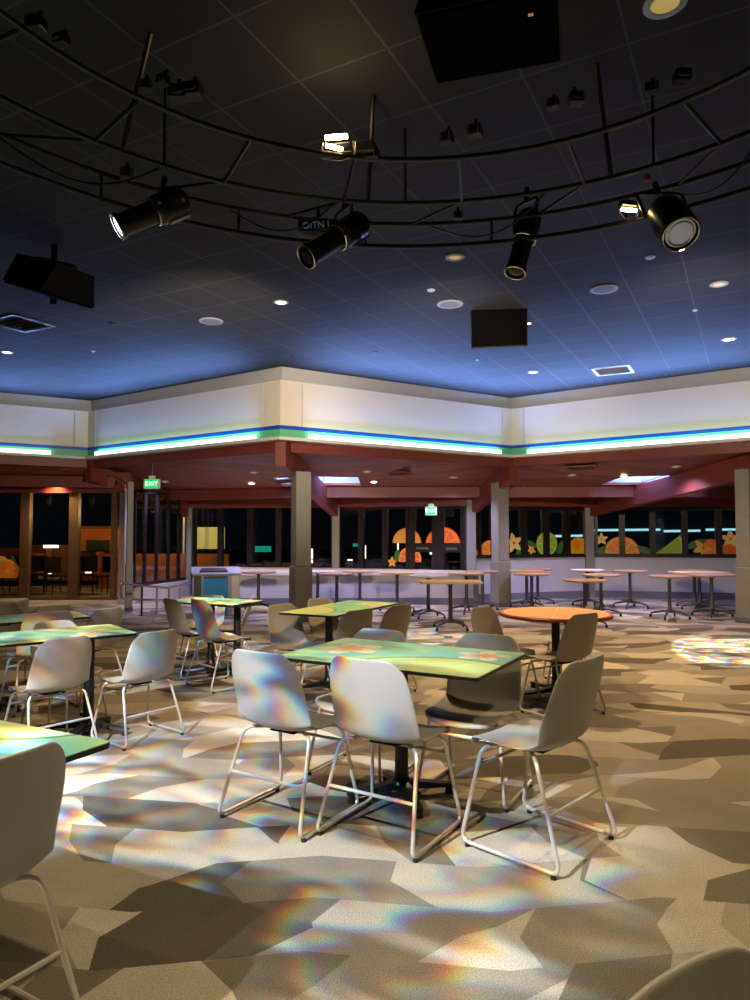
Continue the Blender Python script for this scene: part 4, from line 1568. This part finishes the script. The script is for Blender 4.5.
# projector-like sign box with pale letters
p = at_d(318, 229, 4.75)
bx = thing('lettered_box', 'black box with pale lettering on the truss beside a stage light', 'equipment box', p, 0)
MB().box((0, 0, 0), (.27, .12, .085), bev=.01).build('case', M['can'], bx)
tx = text_mesh('lettering', 'OITN I', .062, M['letter'], bx)
tx.location = (-.01, -.063, 0)
tx.rotation_euler = (PI / 2, -.08, 0)
MB().tube([(.0, 0, .04), (0, .02, .16)], .012).build('clamp', M['can'], bx, True)

# small electrical boxes with bright plates along the inner pipes
for i, (px, py, d, w, lab) in enumerate(((36, 24, 3.1, .06, 'small outlet box with bright edges near the top left corner'), (61, 40, 3.2, .05, 'dim round fitting below the top left outlet box'), (146, 86, 3.5, .05, 'small bright edged box, left of the pair on the left truss'), (163, 80, 3.55, .05, 'small bright edged box, right of the pair on the left truss'), (178, 94, 3.6, .07, 'grey square fitting, left of the twin on the left truss'), (193, 91, 3.6, .07, 'grey square fitting, right of the twin on the left truss'),
                                         (553, 104, 3.75, .05, 'small square box on the inner truss right of the overhead speaker'), (576, 99, 3.75, .06, 'grey round fitting right of the small square box'), (652, 88, 3.5, .05, 'bright edged small box on the right truss'), (682, 77, 3.4, .06, 'grey round fitting on the right truss'), (447, 138, 3.9, .055, 'small square box on the middle truss'), (475, 131, 3.9, .06, 'dark twin fitting on the middle truss'), (458, 216, 4.75, .05, 'small square box on the outer truss middle'), (127, 174, 4.2, .06, 'small square box above the left stage light'), (372, 154, 3.95, .06, 'grey end box right of the work lamp'))):
    p = at_d(px, py, d)
    p.z = min(p.z, CEIL - .05)
    t = thing('junction_box', lab, 'electrical box', p, R.uniform(-.5, .5), 'truss fittings')
    MB().box((0, 0, 0), (w * 1.3, w * 1.1, w), bev=.006).build('case', M['can'], t)
    if i in (1, 4, 5, 7, 9):
        MB().lathe([(0, -.003), (w * .34, -.003), (w * .5, 0), (w * .5, .004), (0, .004)], 18, mx=Matrix.Translation((0, -w * .55, -.004)) @ Matrix.Rotation(PI / 2 - .6, 4, 'X')).build('cover', M['grey_metal'], t, True)
    else:
        for s in (-1, 1):
            MB().box((s * w * .42, -w * .56, 0), (w * .12, .006, w * .85)).build('plate_edge', M['ring'], t)
    MB().tube([(0, 0, w * .4), (0, .03, w * 1.3)], .012).build('clamp', M['can'], t, True)
# cables hanging along pipes
for i, (a0, a1) in enumerate(((1.2, 1.5), (1.75, 2.0), (.7, .95), (2.2, 2.5))):
    pts = []
    for k in range(17):
        s = k / 16
        q = ringpt(2.46 + .36 * s, a0 + (a1 - a0) * s, 3.66 - .16 * math.sin(PI * s))
        pts.append(q)
    o = MB().tube(pts, .006, 6).build('power_cable', M['can'], None, True)
    tag(o, ['black cable looping on the truss right of the middle stage light', 'black cable looping on the truss left of the work lamp', 'black cable looping on the right truss', 'black cable looping by the left stage light'][i], 'cable', 'truss cables')

# ------------------------------------------------------------------ outside the windows
struct(MB().prism([(-40, 19.6), (40, 19.6), (40, 60), (-40, 60)], -.2, -.1).build('exterior_ground', M['ground']), 'dark paving outside the windows', 'ground')
# lit neighbouring dining room seen through the left windows
nb = thing('restaurant_front', 'dim orange restaurant front seen through the tall left windows', 'building', (0, 0, 0))
xs = at_d(-40, 540, 21).x
def rbox(x0, x1, y0, y1, d, m, nm, dep=.1):
    """block of the restaurant front between picture columns and rows at depth d"""
    p, q = at_d(x0, y0, d), at_d(x1, y1, d)
    return MB().box(((p.x + q.x) / 2, d + dep / 2, (p.z + q.z) / 2), (abs(q.x - p.x), dep, abs(p.z - q.z)), bev=.01).build(nm, M[m], nb)


rbox(-60, 24, 548, 581, 21.0, 'ext_brown', 'wall')
rbox(24, 72, 545, 581, 21.4, 'ext_brown', 'wall')
rbox(72, 122, 526, 581, 21.4, 'ext_brown', 'wall')
rbox(81, 122, 529, 551, 21.2, 'ext_orange', 'mural_panel')
rbox(86, 108, 540, 550, 21.1, 'leafdark', 'mural_foliage')
rbox(96, 104, 552, 576, 21.1, 'ext_orange', 'pillar')
rbox(33, 44, 553, 575, 21.2, 'ext_orange', 'door_panel')
rbox(46, 50, 549, 572, 21.2, 'ext_orange', 'door_panel')
rbox(43, 58, 545, 548, 21.0, 'glow_w', 'lamp_bar', .05)
rbox(37, 41, 562, 567, 21.0, 'glow_w', 'lit_sign', .05)
rbox(45, 51, 571, 574, 20.9, 'glow_w', 'lit_spot', .05)  # glowing block imitates a lit white patch on the counter
rbox(38, 58, 575, 579, 20.9, 'white', 'bar_counter')
rbox(85, 91, 571, 574, 20.9, 'glow_w', 'lit_spot', .05)  # another glowing block in place of a lit spot
for k in range(2):
    ld = bpy.data.lights.new('restaurant_light', 'POINT')
    ld.energy = 45
    ld.color = lin((255, 190, 110))
    ld.shadow_soft_size = .1
    lo = bpy.data.objects.new('restaurant_light', ld)
    COL.objects.link(lo)
    lo.location = (at_d((60, 100)[k], 0, 19.8).x, 19.9, 2.4)
for k, (px, d) in enumerate(((8, 17.2), (38, 17.6), (58, 17.0), (88, 17.5), (106, 17.1))):
    c = P2(px, d)
    t = thing('outdoor_chair', ['dark outdoor chair below the orange mural', 'dark outdoor chair left behind the middle tall window', 'dark outdoor chair right behind the middle tall window', 'dark outdoor chair left behind the third tall window', 'dark outdoor chair right behind the third tall window'][k], 'outdoor chair', (c.x, c.y, 0), R.uniform(-1, 1), 'outdoor chairs')
    MB().box((0, 0, .44), (.44, .44, .04), bev=.01).build('seat', M['black'], t)
    MB().box((0, .21, .70), (.42, .03, .40), bev=.01).build('backrest', M['black'], t)
    for sx in (-1, 1):
        for sy in (-1, 1):
            MB().tube([(sx * .2, sy * .2, .0), (sx * .19, sy * .19, .43)], .014).build('leg', M['black'], t, True)
# fruit mural left edge
decal('slice', 9, 571, 12, WLf, 'orange slice sticker on the leftmost tall window', 578, 20)
decal('slice', 3, 563, 7, WLf, 'yellow slice sticker above the orange one at the left picture edge', 578, 20, ('d_rind', 'd_rind', 'd_lemon'))
decal('leaf', 15, 562, 7, WLf, 'green leaf sticker on the leftmost tall window', 578, 100)
# screen and wall beyond the ramp windows
def post_under(o, x=0.0, y=.06):
    """slim pole carrying an outdoor lamp, panel or added reflection bar"""
    MB().tube([(x, y, -.1 - o.location.z), (x, y, .02)], .03, 8).build('pole', M['black_metal'], o, True)


o = MB().box((0, 0, 0), (.78, .08, .62), bev=.01).build('lit_screen', M['screen'])
p = at_d(211, 538, 20)
o.location = p
post_under(o, 0, .1)
tag(o, 'pale yellow lit panel outside the first counter bay window', 'lit panel')
o = MB().box((0, 0, 0), (3.4, .2, 1.0)).build('planter_wall', M['ext_orange'])
o.location = at_d(165, 576, 18.6)
o.location.z = .42
tag(o, 'ochre low wall outside the receding glass wall', 'low wall')
ld = bpy.data.lights.new('planter_light', 'POINT')
ld.energy = 110
ld.color = lin((255, 200, 120))
lo = bpy.data.objects.new('planter_light', ld)
COL.objects.link(lo)
lo.location = Vector(o.location) + Vector((0, -.9, 1.6))
for k, (px, py, d, s, mm, lab) in enumerate(((263, 549, 24, (.55, .05, .2), 'glow_g', 'teal lit sign outside behind the third counter bay window'), (312, 556, 24, (.06, .06, .5), 'glow_w', 'slim white lamp post light right behind the middle column'), (365, 552, 24, (.07, .06, .45), 'glow_w', 'slim white light tube outside between post and doors'), (357, 545, 26, (.3, .05, .12), 'glow_g', 'green teal light outside right of the middle post'),
                                             (398, 547, 24, (.05, .05, .3), 'glow_w', 'slim white light tube outside beside the leaf sticker'), (431, 552.5, 24, (.09, .05, .14), 'glow_w', 'white lamp glowing low behind the glazed doors'), (350, 560, 26, (.2, .05, .05), 'glow_w', 'tiny white light outside low, left of the slim tube'), (184, 532, 18.9, (.05, .05, 1.9), 'lamp_dim', 'tall pale light line behind the receding glass wall'))):
    o = MB().box((0, 0, 0), s, bev=.008).build('outdoor_light_or_reflection', M[mm])
    o.location = at_d(px, py, d)
    post_under(o)
    tag(o, lab, 'outdoor light', 'lights outside at night')
for k, (x0, x1, py, lab) in enumerate(((592, 660, 528.5, 'pale cyan bar imitating a reflection in the glass, behind the orange slice sticker'), (664, 700, 529.5, 'pale cyan bar imitating a reflection in the glass, behind the lime wedge sticker'), (706, 770, 528, 'pale cyan bar imitating a reflection in the glass, behind the last star flower'), (553, 583, 534.5, 'short pale cyan bar imitating a reflection in the glass, behind the lemon sticker'))):
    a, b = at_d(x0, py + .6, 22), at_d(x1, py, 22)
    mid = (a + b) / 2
    o = MB().bar(a - mid, b - mid, .05, .07).build('outdoor_light_or_reflection', M['reflection_cyan'])  # glowing bar added in place of the fascia strips' reflection in the glass
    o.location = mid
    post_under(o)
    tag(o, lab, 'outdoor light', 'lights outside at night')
o = MB().box((0, 0, 0), (6.6, .2, 1.4)).build('made_up_canopy', M['ext_wall'])  # invented board, added behind the bars that imitate reflections
o.location = at_d(672, 518, 22.4)
post_under(o, -3.0, .15)
post_under(o, 3.0, .15)
tag(o, 'dim grey made-up canopy board outside above the cyan reflection bars', 'canopy')
# dark shrubs outside the counter bay
for k, (px, py, d, r, lab) in enumerate(((318, 563, 21, .5, 'dim shrub outside right behind the middle column'), (350, 564, 22, .4, 'dim shrub outside left of the slim light tube'), (270, 563, 22, .45, 'dim shrub outside below the teal sign'), (455, 560, 21, .45, 'dim shrub behind the right glazed door'))):
    mb = MB()
    for j in range(140):
        th, ph = R.uniform(0, 2 * PI), math.acos(R.uniform(-.3, 1))
        rr = r * R.uniform(.6, 1.05)
        q = Vector((rr * math.sin(ph) * math.cos(th), rr * math.sin(ph) * math.sin(th), rr * math.cos(ph) + r * .6))
        mx = Matrix.Translation(q) @ Matrix.Rotation(R.uniform(0, 6), 4, 'Z') @ Matrix.Rotation(R.uniform(-1, 1), 4, 'X')
        mb.add([(-.03, 0, 0), (0, -.09, .01), (.03, 0, 0), (0, .09, .01)], [(0, 1, 2, 3)], 0, mx)
    o = mb.build('shrub', M['leafdark'])
    q = at_d(px, py, d)
    o.location = (q.x, q.y, -.1)
    tag(o, lab, 'shrub', 'dim shrubs outside')

# ------------------------------------------------------------------ theatrical light
def spot(name, loc, target, energy, size, blend=.4, color=(255, 220, 170), rad=.03, gobo=None):
    ld = bpy.data.lights.new(name, 'SPOT')
    ld.energy = energy
    ld.color = lin(color)
    ld.spot_size = math.radians(size)
    ld.spot_blend = blend
    ld.shadow_soft_size = rad
    lo = bpy.data.objects.new(name, ld)
    COL.objects.link(lo)
    d = Vector(target) - Vector(loc)
    lo.location = loc
    lo.rotation_euler = d.to_track_quat('-Z', 'Y').to_euler()
    if gobo:
        sx, sy, rot, disp, thr, w, floor_ = gobo
        ld.use_nodes = True
        nt = NT(ld.node_tree)
        em = [n for n in ld.node_tree.nodes if n.type == 'EMISSION'][0]
        tc = nt.n('ShaderNodeTexCoord')
        o = nt.xyz(tc.outputs['Normal'])
        u = nt.m('DIVIDE', o[0], o[2])
        v = nt.m('DIVIDE', o[1], o[2])
        chans = []
        for k in range(3):
            mp = nt.n('ShaderNodeMapping')
            mp.inputs['Rotation'].default_value = (0, 0, rot)
            mp.inputs['Scale'].default_value = (sx, sy, 1)
            mp.inputs['Location'].default_value = (3.1 + disp * k, 1.7 + disp * .5 * k, 0)
            nt.l(nt.comb(u, v, 0.0), mp.inputs['Vector'])
            nz = nt.n('ShaderNodeTexNoise', i_Scale=1.0, i_Detail=1.2, i_Distortion=.9)
            nt.l(mp.outputs[0], nz.inputs['Vector'])
            mr = nt.n('ShaderNodeMapRange', interpolation_type='SMOOTHSTEP')
            mr.inputs[1].default_value = thr - w
            mr.inputs[2].default_value = thr + w
            mr.inputs[3].default_value = floor_
            mr.inputs[4].default_value = 1.0
            nt.l(nz.outputs['Fac'], mr.inputs[0])
            chans.append(mr.outputs[0])
        cc = nt.n('ShaderNodeCombineColor')
        for k in range(3):
            nt.l(chans[k], cc.inputs[k])
        nt.l(cc.outputs[0], em.inputs['Color'])
        em.inputs['Strength'].default_value = 1.0
    return lo


PR = (10.0, 19.0, .6, .09, .52, .11, .10)
spot('prism_spot', (-2.4, .75, 3.5), (-1.15, 3.15, 0), 2800, 54, .45, (228, 236, 255), .02, PR)
spot('prism_spot', (-2.6, 1.6, 3.5), (-2.0, 4.6, .4), 2700, 42, .5, (235, 238, 255), .02, PR)
spot('gobo_spot', at_d(681, 238, 3.93), (4.5, 8.9, 0), 11000, 13, .15, (245, 250, 255), .01, (40, 90, .3, .3, .5, .05, .03))
spot('gobo_spot', at_d(515, 278, 4.75), (.7, 9.6, 0), 5500, 16, .3, (235, 240, 255), .01, (40, 80, .9, .3, .5, .05, .03))
spot('gobo_spot', at_d(306, 262, 4.55), (-1.6, 8.0, .4), 3000, 17, .3, (225, 235, 255), .01, (30, 50, .2, .2, .5, .08, .1))
# warm house lamps overhead (recessed in the dark ceiling, above the picture)
for k, (x, y, e) in enumerate(((.1, 1.7, 290), (2.6, 2.7, 300), (-3.3, 2.6, 160), (.9, -.7, 150))):
    lab = ['recessed house light straight over the middle table', 'recessed house light over the open carpet right of the middle table', 'recessed house light over the nearest green table', 'recessed house light above the chair in the bottom right corner'][k]
    downlight(Vector((x, y, CEIL - .001)), .07, lab, 'dim', e, 0, 'recessed house lights', 105, (255, 232, 184))
# broad warm wash added to brighten the fascia, no fitting on the truss
spot('fascia_fill', (-.9, 5.3, 3.0), (-3.4, 12.5, 3.45), 1150, 62, .8, (255, 234, 208), .08)
spot('fascia_fill', (.9, 5.3, 3.0), (1.0, 12.5, 3.5), 1000, 60, .8, (255, 234, 208), .08)
spot('fascia_fill', (2.2, 4.9, 3.0), (5.6, 11.5, 3.5), 1000, 60, .8, (255, 234, 208), .08)

# ------------------------------------------------------------------ world, view
w = bpy.data.worlds.new('night')
sc.world = w
w.use_nodes = True
bg = w.node_tree.nodes['Background']
bg.inputs[0].default_value = (.6, .7, 1.0, 1)
bg.inputs[1].default_value = .004
sc.view_settings.view_transform = 'Standard'
sc.view_settings.look = 'None'
sc.view_settings.exposure = 0.0
sc.view_settings.gamma = 1.0
sc.view_settings.use_curve_mapping = False
sc.cycles.use_denoising = True
sc.cycles.denoiser = 'OPENIMAGEDENOISE'
sc.cycles.max_bounces = 6
sc.cycles.transparent_max_bounces = 12
sc.cycles.sample_clamp_indirect = 4.0
sc.cycles.caustics_reflective = False
sc.cycles.caustics_refractive = False
